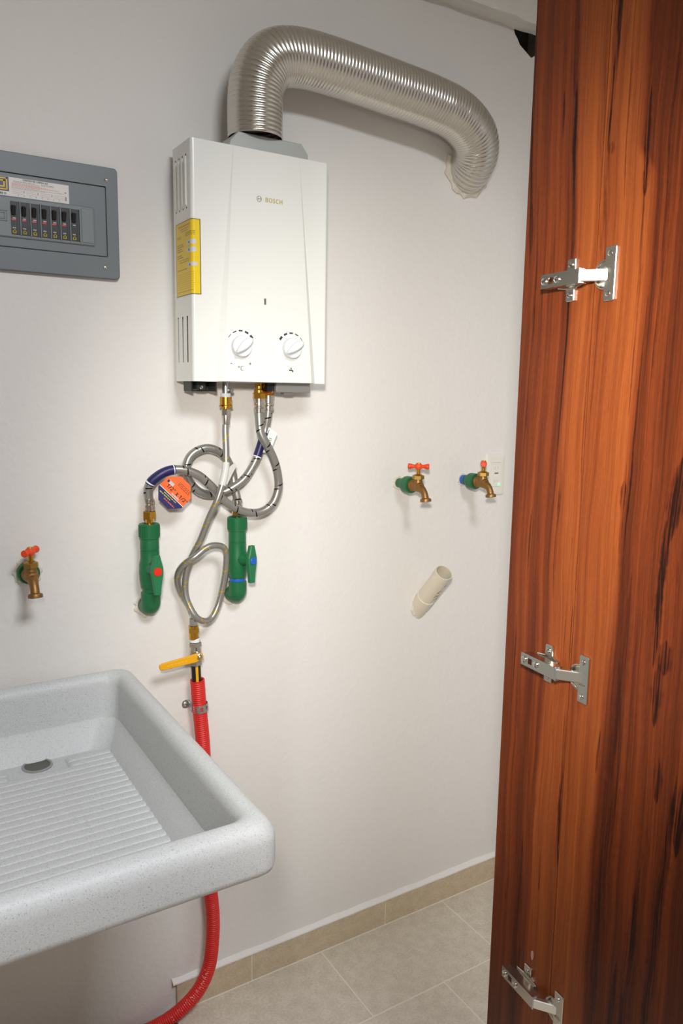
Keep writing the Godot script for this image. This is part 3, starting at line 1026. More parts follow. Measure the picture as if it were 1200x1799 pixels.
func build_hoses() -> void:
	# the one from the valve with the red button, up to the outlet in front
	var A := [Vector2(0.4945, 1.2445), Vector2(0.4925, 1.264), Vector2(0.4945, 1.2757), Vector2(0.5022, 1.2883), Vector2(0.5222, 1.3028), Vector2(0.5469, 1.3089), Vector2(0.5718, 1.3056), Vector2(0.5971, 1.2948), Vector2(0.6162, 1.2786), Vector2(0.6323, 1.2623), Vector2(0.6519, 1.2394), Vector2(0.6786, 1.2207), Vector2(0.7094, 1.2071), Vector2(0.7444, 1.206), Vector2(0.7729, 1.2224), Vector2(0.7872, 1.2541), Vector2(0.785, 1.2899), Vector2(0.7728, 1.3258), Vector2(0.7551, 1.3581), Vector2(0.7426, 1.3835), Vector2(0.7403, 1.4149), Vector2(0.7405, 1.428)]
	var Az := [0.034, 0.036, 0.038, 0.042, 0.048, 0.050, 0.053, 0.055, 0.056, 0.056, 0.055, 0.054, 0.053, 0.053, 0.053, 0.053, 0.055, 0.058, 0.059, 0.056, 0.053, 0.052]
	var O := Vector3(0.4945, 1.2445, 0.034)
	var T := thing("water_hose", "braided steel water hose with a navy sleeve, from red-button valve to heater", "hose", O, "braided water hoses under the heater")
	var path := spline(v3(A, Az, O), 0.004)
	var b := MB.new()
	b.tube(path, 0.0096, 16, true, 0.048)
	part(T, "braided_tube", b, MT.hose)
	b = MB.new()
	ferrule(b, Vector3(0.0, 0.004, 0.0), Vector3(0, -1, 0), 0.0096, 0.025)
	part(T, "ferrule", b, MT.nickel)
	b = MB.new()
	ferrule(b, Vector3(0.2460, 0.183, 0.018), Vector3(0, 1, 0), 0.0098, 0.031)
	part(T, "ferrule", b, MT.nickel)
	b = MB.new()
	nut(b, 0.0142, -0.0385, -0.0215, along_y(0, 0, 0))
	b.lathe([Vector2(0.0078, -0.038), Vector2(0.0078, -0.055)], along_y(0, 0, 0), 20)
	part(T, "brass_nut", b, MT.brass)
	var sl := PackedVector3Array()
	for p in path:
		if p.x > 0.0 and p.x < 0.055 and p.y > 0.022 and p.y < 0.09:
			sl.append(p)
	b = MB.new()
	b.tube(sl, 0.0104, 18, true)
	var wrap := part(T, "printed_sleeve", b, MT.navy, "navy printed sleeve round the hose")
	for k in [1, sl.size() - 2]:
		b = MB.new()
		b.tube(PackedVector3Array([sl[k - 1].lerp(sl[k], 0.7), sl[k], sl[k].lerp(sl[k + 1], 0.3)]), 0.0107, 18, true)
		part(wrap, "white_edge", b, MT.paper)
	b = MB.new()                                     # white lines of the sleeve's print
	for k in range(2, sl.size() - 3):
		b.box(Vector3(-0.0004, -0.0009, 0.0103), Vector3(0.0052, 0.0004, 0.0110), 0, Transform3D(Basis(Vector3(0, 0, 1), (sl[k + 1] - sl[k]).signed_angle_to(Vector3(1, 0, 0), Vector3(0, 0, -1))), sl[k] + Vector3(-0.003, 0.005, -0.003)))
	part(wrap, "white_print", b, MT.paper)

	# the one from the valve with the blue button, looping behind, up to the inlet
	var Bp := [Vector2(0.6960, 1.233), Vector2(0.6965, 1.245), Vector2(0.6958, 1.2611), Vector2(0.6939, 1.2891), Vector2(0.6859, 1.3084), Vector2(0.6725, 1.3277), Vector2(0.6493, 1.3446), Vector2(0.6263, 1.3507), Vector2(0.6036, 1.3452), Vector2(0.5874, 1.3334), Vector2(0.5795, 1.3154), Vector2(0.5792, 1.3002), Vector2(0.5834, 1.2847), Vector2(0.596, 1.2662), Vector2(0.612, 1.2542), Vector2(0.6317, 1.2494), Vector2(0.6583, 1.2517), Vector2(0.6821, 1.2612), Vector2(0.7097, 1.2789), Vector2(0.7341, 1.3066), Vector2(0.7468, 1.3318), Vector2(0.7640, 1.3825), Vector2(0.7690, 1.4142), Vector2(0.7708, 1.4345)]
	var Bz := []
	for k in Bp.size():
		Bz.append(0.031 if k > 5 and k < 21 else 0.033)
	Bz[2] = 0.018; Bz[3] = 0.014; Bz[1] = 0.026; Bz[4] = 0.017; Bz[5] = 0.024
	Bz[16] = 0.032; Bz[17] = 0.036; Bz[18] = 0.036
	Bz[21] = 0.032; Bz[22] = 0.036; Bz[23] = 0.037
	O = Vector3(0.6960, 1.233, 0.033)
	T = thing("water_hose", "braided steel water hose looped behind the others, from blue-button valve to heater", "hose", O, "braided water hoses under the heater")
	path = spline(v3(Bp, Bz, O), 0.004)
	b = MB.new()
	b.tube(path, 0.0092, 16, true, 0.048)
	part(T, "braided_tube", b, MT.hose)
	b = MB.new()
	ferrule(b, Vector3(0, 0.002, 0), Vector3(0, -1, 0), 0.0096, 0.024)
	part(T, "ferrule", b, MT.nickel)
	b = MB.new()
	ferrule(b, Vector3(0.0748, 0.199, 0.004), Vector3(0, 1, 0), 0.0098, 0.033)
	part(T, "ferrule", b, MT.nickel)
	b = MB.new()
	nut(b, 0.0135, -0.033, -0.021, along_y(0, 0, 0))
	part(T, "brass_nut", b, MT.brass)
	sl = PackedVector3Array()
	for p in path:
		if p.y > 0.092 and p.y < 0.150 and p.x > 0.03:
			sl.append(p)
	b = MB.new()
	b.tube(sl, 0.0100, 18, true)
	wrap = part(T, "printed_sleeve", b, MT.navy, "navy printed sleeve round the hose")
	b = MB.new()
	b.tube(PackedVector3Array([sl[0], sl[1]]), 0.0104, 18, true)
	part(wrap, "white_edge", b, MT.paper)
	b = MB.new()
	b.prism(PackedVector2Array([Vector2(0.0, -0.030), Vector2(0.021, -0.024), Vector2(0.023, 0.022), Vector2(0.0, 0.030)]), 0.0, 0.0006, Transform3D(Basis(Vector3(0, 1, 0), -0.25) * Basis(Vector3(0, 0, 1), -0.33), Vector3(0.0640, 0.134, 0.006)))
	var flag := part(T, "paper_flag", b, MT.paper, "white paper flag stuck to the hose")
	b = MB.new()
	b.box(Vector3(0.002, -0.022, 0.0005), Vector3(0.0035, 0.024, 0.0010), 0, Transform3D(Basis(Vector3(0, 1, 0), -0.25) * Basis(Vector3(0, 0, 1), -0.33), Vector3(0.0640, 0.134, 0.006)))
	part(flag, "navy_stripe", b, MT.navy)
	b = MB.new()
	for k in 5:
		b.box(Vector3(0.009, -0.010 + k * 0.004, 0.0005), Vector3(0.016, -0.0085 + k * 0.004, 0.0009), 0, Transform3D(Basis(Vector3(0, 1, 0), -0.25) * Basis(Vector3(0, 0, 1), -0.33), Vector3(0.0640, 0.134, 0.006)))
	part(flag, "print", b, MT.print_soft)

	# thin gas hose in front, with a loop
	var G := [Vector2(0.6627, 1.4067), Vector2(0.6599, 1.3884), Vector2(0.6561, 1.3356), Vector2(0.6498, 1.2987), Vector2(0.6321, 1.2474), Vector2(0.6145, 1.2024), Vector2(0.5996, 1.1561), Vector2(0.5848, 1.1217), Vector2(0.5727, 1.0872), Vector2(0.5682, 1.0486), Vector2(0.5715, 1.0189), Vector2(0.5853, 0.9863), Vector2(0.6063, 0.9729), Vector2(0.6264, 0.9778), Vector2(0.6421, 1.0017), Vector2(0.6527, 1.0381), Vector2(0.6599, 1.0801), Vector2(0.6602, 1.1175), Vector2(0.6496, 1.1351), Vector2(0.6283, 1.1409), Vector2(0.6084, 1.1364), Vector2(0.5848, 1.1217), Vector2(0.564, 1.1044), Vector2(0.5547, 1.0829), Vector2(0.5568, 1.0575), Vector2(0.5660, 1.0324), Vector2(0.5800, 1.0056), Vector2(0.5868, 0.9780)]
	var Gz := [0.050, 0.052, 0.064, 0.072, 0.076, 0.066, 0.055, 0.045, 0.040, 0.040, 0.045, 0.056, 0.056, 0.050, 0.046, 0.046, 0.048, 0.052, 0.055, 0.058, 0.060, 0.062, 0.050, 0.036, 0.025, 0.020, 0.026, 0.038]
	O = Vector3(0.5868, 0.978, 0.038)
	T = thing("gas_hose", "thin braided gas hose with yellow flecks and one hanging loop", "hose", O)
	path = spline(v3(G, Gz, O), 0.004)
	b = MB.new()
	b.tube(path, 0.0070, 14, true, 0.048)
	part(T, "braided_tube", b, MT.gas_hose)
	b = MB.new()
	b.lathe([Vector2(0.0070, -0.002), Vector2(0.0082, 0.0), Vector2(0.0086, 0.020), Vector2(0.0070, 0.0225)], along_y(0.0758, 0.425, 0.012), 20)
	part(T, "ferrule", b, MT.nickel)
	b = MB.new()
	nut(b, 0.0102, 0.444, 0.458, along_y(0.0758, 0, 0.012))
	part(T, "flare_nut", b, MT.nickel)
	b = MB.new()
	nut(b, 0.0098, -0.016, 0.001, along_y(0, 0, 0))
	b.lathe([Vector2(0.0072, 0.000), Vector2(0.0082, 0.002), Vector2(0.0082, 0.012), Vector2(0.0070, 0.014)], along_y(0, 0, 0), 20)
	part(T, "flare_nut", b, MT.nickel)
	sl = PackedVector3Array()
	for p in path:
		if p.y > 0.294 and p.y < 0.345:
			sl.append(p)
	b = MB.new()
	b.tube(sl, 0.0080, 16, false)
	part(T, "film_sleeve", b, MT.film, "pale plastic film label wrapped round the hose")
	b = MB.new()
	b.prism(PackedVector2Array([Vector2(0.0, 0.0), Vector2(0.006, 0.0), Vector2(0.031, 0.040), Vector2(0.026, 0.046), Vector2(0.0, 0.030)]), 0.0, 0.0005, Transform3D(Basis(Vector3(0, 1, 0), 0.2), Vector3(0.062, 0.297, 0.036)))
	part(T, "film_flag", b, MT.film)

	# orange product tag hanging from the first hose
	var tg := thing("product_tag", "orange and navy octagonal card tag hanging from braided hose", "tag", Vector3(0.5395, 1.2625, 0.0655))
	tg.basis = Basis(Vector3(0, 1, 0), -0.12) * Basis(Vector3(0, 0, 1), -0.80)
	var im := Image.create(160, 160, false, Image.FORMAT_RGB8)
	im.fill(rgb(238, 104, 46))
	im.fill_rect(Rect2i(0, 104, 160, 56), rgb(38, 36, 92))
	im.fill_rect(Rect2i(0, 101, 160, 3), rgb(222, 222, 226))
	rng.seed = 31
	for y in [24, 32, 40]:
		words(im, 64, 140, y, 3, rgb(96, 44, 30))
	im.fill_rect(Rect2i(18, 50, 34, 16), rgb(196, 190, 184))
	im.fill_rect(Rect2i(12, 52, 12, 13), rgb(46, 44, 70))
	im.fill_rect(Rect2i(72, 88, 48, 8), rgb(184, 176, 172))
	words(im, 40, 120, 110, 4, rgb(198, 206, 60))
	words(im, 20, 90, 120, 5, rgb(184, 190, 70))
	words(im, 60, 130, 132, 6, rgb(210, 90, 70))
	var tm := mat(Color.WHITE, 0.45)
	tm.albedo_texture = tex(im)
	b = MB.new()
	b.prism(ngon(8, 0.0365, PI / 8), 0.0, 0.0007)
	part(tg, "card", b, tm)
	letters(tg, "lettering", "1/2\" x 1/2\"", 0.0115, along_y(0.006, 0.0015, 0.0008), mat(rgb(60, 30, 24), 0.7), true)

# ------------------------------------------------------------------ valves
func build_valves() -> void:
	for q in [[0.4945, "green plastic ball valve with a red button, left of gas hose", "red", 0.0], [0.6955, "green plastic ball valve with a blue button, right of gas hose", "blue", 0.35]]:
		var T := thing("ball_valve", q[1], "valve", Vector3(q[0], 0.996, 0.032), "green ball valves under the heater")
		var b := MB.new()
		b.lathe([Vector2(0.0001, 0.044), Vector2(0.0205, 0.044), Vector2(0.0205, 0.051), Vector2(0.0175, 0.053), Vector2(0.0172, 0.060), Vector2(0.0205, 0.064), Vector2(0.0225, 0.080), Vector2(0.0232, 0.095), Vector2(0.0225, 0.112), Vector2(0.0198, 0.126), Vector2(0.0198, 0.142), Vector2(0.0186, 0.1425), Vector2(0.0186, 0.1445), Vector2(0.0198, 0.145), Vector2(0.0194, 0.170), Vector2(0.010, 0.171)], Transform3D(), 36)
		part(T, "body", b, MT.green)
		b = MB.new()
		b.tube(spline([Vector3(0, 0.048, 0), Vector3(0, 0.030, 0), Vector3(0, 0.021, -0.006), Vector3(0, 0.018, -0.016), Vector3(0, 0.017, -0.038)], 0.003), 0.0202, 28, true)
		part(T, "elbow", b, MT.green)
		b = MB.new()
		b.lathe([Vector2(0.0198, 0.168), Vector2(0.0212, 0.169), Vector2(0.0212, 0.198), Vector2(0.020, 0.1995), Vector2(0.011, 0.1995), Vector2(0.010, 0.195)], Transform3D(), 36)
		for k in 28:
			var an := TAU * k / 28.0
			b.box(Vector3(-0.0009, 0.172, 0.0208), Vector3(0.0009, 0.197, 0.0222), 0.0003, Transform3D(Basis(Vector3(0, 1, 0), an), Vector3.ZERO))
		part(T, "ribbed_collar", b, MT.green)
		var F := Transform3D(Basis(Vector3(0, 1, 0), q[3]), Vector3(0, 0.1055, 0))
		b = MB.new()
		b.lathe([Vector2(0.016, 0.010), Vector2(0.0145, 0.026), Vector2(0.0105, 0.034), Vector2(0.0095, 0.046)], F * along_z(0, 0, 0), 24)
		part(T, "stem", b, MT.green)
		b = MB.new()
		b.prism(PackedVector2Array([Vector2(-0.0065, -0.050), Vector2(0.0065, -0.051), Vector2(0.0085, -0.030), Vector2(0.0125, -0.006), Vector2(0.0125, 0.007), Vector2(0.006, 0.034), Vector2(-0.005, 0.034), Vector2(-0.0125, 0.007), Vector2(-0.0125, -0.006), Vector2(-0.0085, -0.030)]), 0.040, 0.050, F, 0.0015)
		var hd := part(T, "handle", b, MT.green_pale)
		b = MB.new()
		b.lathe([Vector2(0.0001, 0.0525), Vector2(0.0082, 0.0522), Vector2(0.0090, 0.0512), Vector2(0.0090, 0.048)], F * along_z(0, 0, 0), 24)
		part(hd, "button", b, MT[q[2]], "%s round button" % q[2])
		if q[2] == "blue":
			b = MB.new()
			b.lathe([Vector2(0.0179, 0.0535), Vector2(0.0181, 0.0540), Vector2(0.0181, 0.0595), Vector2(0.0179, 0.060)], Transform3D(), 30)
			part(T, "blue_band", b, MT.blue)

	# gas cock above the red conduit
	var O := Vector3(0.5905, 0.852, 0.036)
	var T2 := thing("gas_valve", "nickel gas shut-off valve with a yellow lever turned sideways", "valve", O)
	var b2 := MB.new()
	b2.lathe([Vector2(0.0085, 0.110), Vector2(0.0112, 0.109), Vector2(0.0112, 0.102), Vector2(0.0108, 0.100), Vector2(0.0105, 0.078)], along_y(-0.003, 0, 0.001), 24)
	nut(b2, 0.0122, 0.094, 0.104, along_y(-0.003, 0, 0.001))
	part(T2, "brass_coupling", b2, MT.brass)
	b2 = MB.new()
	b2.lathe([Vector2(0.0108, 0.080), Vector2(0.0118, 0.079), Vector2(0.0118, 0.072), Vector2(0.0108, 0.070)], along_y(-0.001, 0, 0), 24)
	part(T2, "sealing_tape", b2, MT.tape)
	b2 = MB.new()
	nut(b2, 0.0150, 0.061, 0.0715)
	b2.lathe([Vector2(0.0128, 0.062), Vector2(0.0142, 0.052), Vector2(0.0148, 0.044), Vector2(0.0142, 0.036), Vector2(0.0128, 0.028)], Transform3D(), 28)
	nut(b2, 0.0150, 0.018, 0.0285)
	part(T2, "body", b2, MT.nickel)
	b2 = MB.new()
	b2.lathe([Vector2(0.0085, 0.010), Vector2(0.0080, 0.021), Vector2(0.0058, 0.022), Vector2(0.0058, 0.027)], along_z(0, 0.044, 0), 20)
	nut(b2, 0.0068, 0.0255, 0.0315, along_z(0, 0.044, 0))
	b2.lathe([Vector2(0.0001, 0.0365), Vector2(0.0030, 0.036), Vector2(0.0032, 0.031)], along_z(0, 0.044, 0), 14)
	part(T2, "stem", b2, MT.nickel)
	b2 = MB.new()
	var lv := Transform3D(Basis(Vector3(0, 0, 1), 0.09), Vector3(0, 0.042, 0))
	b2.prism(PackedVector2Array([Vector2(0.009, -0.007), Vector2(0.009, 0.007), Vector2(-0.012, 0.0095), Vector2(-0.030, 0.0085), Vector2(-0.084, 0.0075), Vector2(-0.089, 0.0055), Vector2(-0.0905, 0.0), Vector2(-0.089, -0.0055), Vector2(-0.084, -0.0075), Vector2(-0.030, -0.0085), Vector2(-0.012, -0.0095)]), 0.0215, 0.0265, lv, 0.0012)
	var lever := part(T2, "lever", b2, MT.yellow, "yellow dipped lever")
	b2 = MB.new()
	for k in 6:
		b2.box(Vector3(-0.074 + k * 0.008, -0.0012, 0.0264), Vector3(-0.0685 + k * 0.008, 0.0012, 0.0270), 0, lv)
	part(lever, "embossed_print", b2, mat(rgb(238, 186, 60), 0.45))

	# gas pipe rising out of the conduit
	var gp := thing("gas_pipe", "black gas pipe with a yellow stripe under the shut-off valve", "pipe", Vector3(0.5945, 0.80, 0.034))
	b2 = MB.new()
	b2.lathe([Vector2(0.0105, -0.02), Vector2(0.0105, 0.072)], Transform3D(Basis(Vector3(0, 0, 1), 0.03), Vector3.ZERO), 24)
	var tb := part(gp, "tube", b2, MT.black)
	b2 = MB.new()
	b2.box(Vector3(-0.0036, -0.01, 0.0085), Vector3(0.0024, 0.071, 0.0107), 0.0004, Transform3D(Basis(Vector3(0, 0, 1), 0.03) * Basis(Vector3(0, 1, 0), -0.1), Vector3.ZERO))
	part(tb, "yellow_stripe", b2, MT.yellow)

	# red corrugated conduit down to the floor
	var cd := thing("conduit", "red corrugated conduit running down the wall behind the sink to floor", "conduit", Vector3(0.4794, 0.0, 0.03))
	var C := [[0.5955, 0.8325, 0.034], [0.6003, 0.7711, 0.031], [0.6075, 0.682, 0.030], [0.6135, 0.5404, 0.030], [0.6185, 0.3953, 0.030], [0.6222, 0.3031, 0.031], [0.6260, 0.2447, 0.033], [0.6240, 0.1853, 0.036], [0.6110, 0.1144, 0.042], [0.5800, 0.0652, 0.046], [0.5300, 0.0297, 0.044], [0.4740, 0.0090, 0.036], [0.41, 0.0040, 0.03]]
	var pts := []
	for c in C:
		pts.append(Vector3(c[0], c[1], c[2]) - cd.position)
	var path := spline(pts, 0.0012)
	var rad := PackedFloat32Array()
	var along := 0.0
	for i in path.size():
		if i > 0:
			along += path[i].distance_to(path[i - 1])
		rad.append(0.0148 + 0.0014 * smoothstep(0.15, 0.5, absf(fposmod(along / 0.0049, 1.0) - 0.5) * 2.0))
	b2 = MB.new()
	b2.tube(path, rad, 26, false)
	b2.lathe([Vector2(0.0160, -0.003), Vector2(0.0160, 0.0), Vector2(0.0130, 0.0), Vector2(0.0130, -0.03)], Transform3D(Basis(Vector3(0, 0, 1), 0.08), path[0]), 26)
	part(cd, "corrugated_tube", b2, MT.conduit)
	b2 = MB.new()                                    # plaster crumbs stuck to the bend
	rng.seed = 63
	for k in 46:
		var i := rng.randi_range(int(path.size() * 0.76), int(path.size() * 0.9))
		var s := path[i] + (Vector3(-0.7, 0.25, 0.7) + Vector3(rng.randf() - 0.5, rng.randf() - 0.5, rng.randf() - 0.5) * 0.7).normalized() * 0.0162
		b2.box(Vector3(-1, -1, -1) * 0.0008, Vector3(1, 1, 1) * 0.0009, 0.0003, Transform3D(Basis(Vector3(1, 0.3, 0.2).normalized(), rng.randf() * 3.0), s))
	var crumbs := part(cd, "plaster_crumbs", b2, MT.plaster)
	crumbs.set_meta("kind", "stuff")

	# perforated strap holding it
	var cl := thing("pipe_strap", "galvanised perforated strap holding red conduit to wall", "strap", Vector3(0.6028, 0.766, 0.031))
	b2 = MB.new()
	var tl := Basis(Vector3(0, 0, 1), 0.07)
	for y in [-0.0090, 0.0040]:
		b2.lathe([Vector2(0.0168, y), Vector2(0.0176, y), Vector2(0.0176, y + 0.005), Vector2(0.0168, y + 0.005), Vector2(0.0168, y)], Transform3D(tl, Vector3.ZERO), 32)
	for k in 8:
		b2.box(Vector3(-0.0040, -0.0050, 0.0166), Vector3(0.0040, 0.0050, 0.0175), 0, Transform3D(tl * Basis(Vector3(0, 1, 0), TAU * k / 8.0 + 0.2), Vector3.ZERO))
	part(cl, "band", b2, MT.zinc)
	b2 = MB.new()
	b2.prism(rrect(0.020, 0.019, 0.008), 0.0, 0.0012, along_y(-0.0225, 0.001, -0.0300))
	b2.box(Vector3(-0.019, -0.0085, -0.029), Vector3(-0.0162, 0.0095, -0.004), 0.0006)
	part(cl, "tab", b2, MT.zinc)
	b2 = MB.new()
	b2.lathe([Vector2(0.0001, 0.0040), Vector2(0.0035, 0.0034), Vector2(0.0055, 0.0015), Vector2(0.0058, 0.0)], along_z(-0.0245, 0.001, -0.0288), 18)
	part(cl, "screw", b2, MT.chrome)

# ------------------------------------------------------------------ taps, drain, outlet
func build_tap(at: Vector3, turn: float, label: String, blue := false) -> void:
	var T := thing("garden_tap", label, "tap", at, "brass taps on the wall")
	var b := MB.new()
	b.lathe([Vector2(0.0120, -0.006), Vector2(0.0125, 0.020), Vector2(0.0150, 0.026), Vector2(0.0205, 0.034), Vector2(0.0212, 0.038), Vector2(0.0212, 0.056), Vector2(0.0200, 0.058), Vector2(0.0120, 0.058)], along_z(0, 0, 0), 28)
	part(T, "green_adaptor", b, MT.green)
	if blue:
		b = MB.new()
		b.lathe([Vector2(0.0128, 0.004), Vector2(0.0131, 0.005), Vector2(0.0133, 0.016), Vector2(0.0130, 0.017)], along_z(0, 0, 0), 24)
		part(T, "blue_band", b, MT.blue)
	b = MB.new()
	b.lathe([Vector2(0.0150, 0.057), Vector2(0.0155, 0.058), Vector2(0.0155, 0.064), Vector2(0.0125, 0.068), Vector2(0.0118, 0.075), Vector2(0.0135, 0.082), Vector2(0.0125, 0.092), Vector2(0.0090, 0.097), Vector2(0.0002, 0.099)], along_z(0, 0, 0), 24)
	b.lathe([Vector2(0.0130, -0.004), Vector2(0.0125, 0.008), Vector2(0.0105, 0.014), Vector2(0.0105, 0.019)], along_y(0, 0, 0.083), 24)
	var path := spline([Vector3(0, -0.002, 0.082), Vector3(0, -0.005, 0.096), Vector3(0, -0.012, 0.107), Vector3(0, -0.022, 0.113), Vector3(0, -0.030, 0.1155)], 0.003)
	var rad := PackedFloat32Array()
	for i in path.size():
		rad.append(lerpf(0.0120, 0.0085, minf(1.0, i / (path.size() * 0.6))))
	b.tube(path, rad, 20, true)
	part(T, "body", b, MT.bronze)
	b = MB.new()
	b.lathe([Vector2(0.0085, 0.003), Vector2(0.0130, 0.001), Vector2(0.0138, -0.001), Vector2(0.0138, -0.006), Vector2(0.0095, -0.007), Vector2(0.0088, -0.002)], toward(Vector3(0, -0.029, 0.1152), Vector3(0, 1, -0.18)), 24)
	part(T, "spout_flange", b, MT.bronze)
	b = MB.new()
	nut(b, 0.0150, 0.018, 0.0275, along_y(0, 0, 0.083))
	b.lathe([Vector2(0.0125, 0.027), Vector2(0.0085, 0.0300), Vector2(0.006, 0.0305)], along_y(0, 0, 0.083), 24)
	part(T, "bonnet_nut", b, MT.bronze_nut)
	b = MB.new()
	b.lathe([Vector2(0.0050, 0.028), Vector2(0.0050, 0.046)], along_y(0, 0, 0.083), 18)
	part(T, "spindle", b, MT.brass)
	b = MB.new()
	var H := Transform3D(Basis(Vector3(0, 1, 0), turn), Vector3(0, 0.0495, 0.083))
	var hp := PackedVector3Array()
	var hr := PackedFloat32Array()
	for k in 25:
		var x := -0.0265 + 0.053 * k / 24.0
		hp.append(H * Vector3(x, 0, 0))
		var ax := absf(x)
		var r := 0.0042 + 0.0045 * (1.0 - smoothstep(0.004, 0.010, ax)) + 0.0030 * smoothstep(0.010, 0.023, ax)
		if ax > 0.0245:
			r *= 0.82
		hr.append(r)
	b.tube(hp, hr, 18, true)
	b.lathe([Vector2(0.0078, -0.0060), Vector2(0.0082, 0.0), Vector2(0.0070, 0.0060)], H, 20)
	var hd := part(T, "handle", b, MT.orange)
	b = MB.new()
	b.lathe([Vector2(0.0065, 0.0050), Vector2(0.0055, 0.0085), Vector2(0.0001, 0.0095)], H, 16)
	part(hd, "handle_screw", b, MT.brass)

func build_small() -> void:
	build_tap(Vector3(0.2556, 1.111, -0.040), 0.95, "brass tap with orange handle on the wall above laundry sink")
	build_tap(Vector3(1.1615, 1.2464, 0.0), -0.74, "brass tap with orange handle above the open drain pipe")
	build_tap(Vector3(1.3753, 1.2454, 0.0), 0.83, "brass tap with orange handle beside the white wall outlet", true)
	# drain pipe, open end up and outwards
	var T := thing("drain_pipe", "cream plastic drain pipe stub with open end sticking out of wall", "pipe", Vector3(1.2424, 0.9097, 0.0))
	var ax := toward(Vector3(0, -0.010, -0.006), Vector3(0.0, 0.118, 0.102))
	var b := MB.new()
	b.lathe([Vector2(0.0235, -0.02), Vector2(0.0235, 0.018), Vector2(0.0252, 0.019), Vector2(0.0252, 0.052), Vector2(0.0236, 0.053), Vector2(0.0236, 0.158), Vector2(0.0230, 0.1595), Vector2(0.0216, 0.1595), Vector2(0.0212, 0.157), Vector2(0.0212, 0.03), Vector2(0.0002, 0.03)], ax, 36)
	part(T, "pipe", b, MT.pvc)
	b = MB.new()
	rng.seed = 21
	for k in 34:                                     # dried glue and dirt
		var an := rng.randf_range(0.2, 2.2)
		var h := rng.randf_range(0.07, 0.135)
		b.box(Vector3(-1, -2.2, -0.3) * 0.0011, Vector3(1, 2.2, 0.3) * 0.0011, 0.0002, ax * Transform3D(Basis(Vector3(0, 1, 0), PI / 2 - an), Vector3(cos(an) * 0.0237, h, sin(an) * 0.0237)))
	var dirt := part(T, "glue_stains", b, MT.rust)
	dirt.set_meta("kind", "stuff")
	# socket outlet
	var P := thing("wall_outlet", "white safety outlet with a small green light behind a tap", "outlet", Vector3(1.457, 1.196, 0.0))
	b = MB.new()
	b.loft([[0, 0, 0.070, 0.116, 0.004, -0.001], [0, 0, 0.070, 0.116, 0.004, 0.003], [0.003, 0.003, 0.067, 0.113, 0.004, 0.006], [0.0175, 0.024, 0.0525, 0.092, 0.001, 0.006], [0.0175, 0.024, 0.0525, 0.092, 0.001, 0.001]])
	part(P, "cover_plate", b, MT.white)
	b = MB.new()
	var slots := []
	for y in [0.040, 0.077]:
		for x in [0.0295, 0.0405]:
			slots.append([x - 0.0010, y - 0.004, x + 0.0010, y + 0.004])
	b.loft([[0.018, 0.0245, 0.052, 0.0915, 0.001, 0.002], [0.018, 0.0245, 0.052, 0.0915, 0.001, 0.0075], [0.0186, 0.0251, 0.0514, 0.0909, 0.001, 0.0080]])
	b.sheet([0.0186, 0.0251, 0.0514, 0.0909], slots, 0.0080, 0.012, Transform3D(), true)
	var ins := part(P, "socket_face", b, MT.white)
	for y in [0.0545, 0.0620]:
		b = MB.new()
		b.box(Vector3(0.028, y - 0.002, 0.0075), Vector3(0.042, y + 0.002, 0.0092), 0.0005)
		part(ins, "test_button", b, MT.paper if y < 0.06 else MT.print_soft)
	for y in [0.012, 0.104]:
		b = MB.new()
		b.lathe([Vector2(0.0001, 0.0072), Vector2(0.0024, 0.0068), Vector2(0.0028, 0.0055)], along_z(0.035, y, 0), 14)
		part(P, "screw", b, MT.white)
	b = MB.new()
	b.lathe([Vector2(0.0001, 0.0110), Vector2(0.0022, 0.0102), Vector2(0.0030, 0.0085), Vector2(0.0030, 0.0070)], along_z(0.0465, 0.0300, 0), 16)
	var led := mat(rgb(120, 240, 150), 0.4)
	led.emission_enabled = true
	led.emission = rgb(60, 235, 105)
	led.emission_energy_multiplier = 1.6
	part(P, "indicator_light", b, led, "small green indicator light")

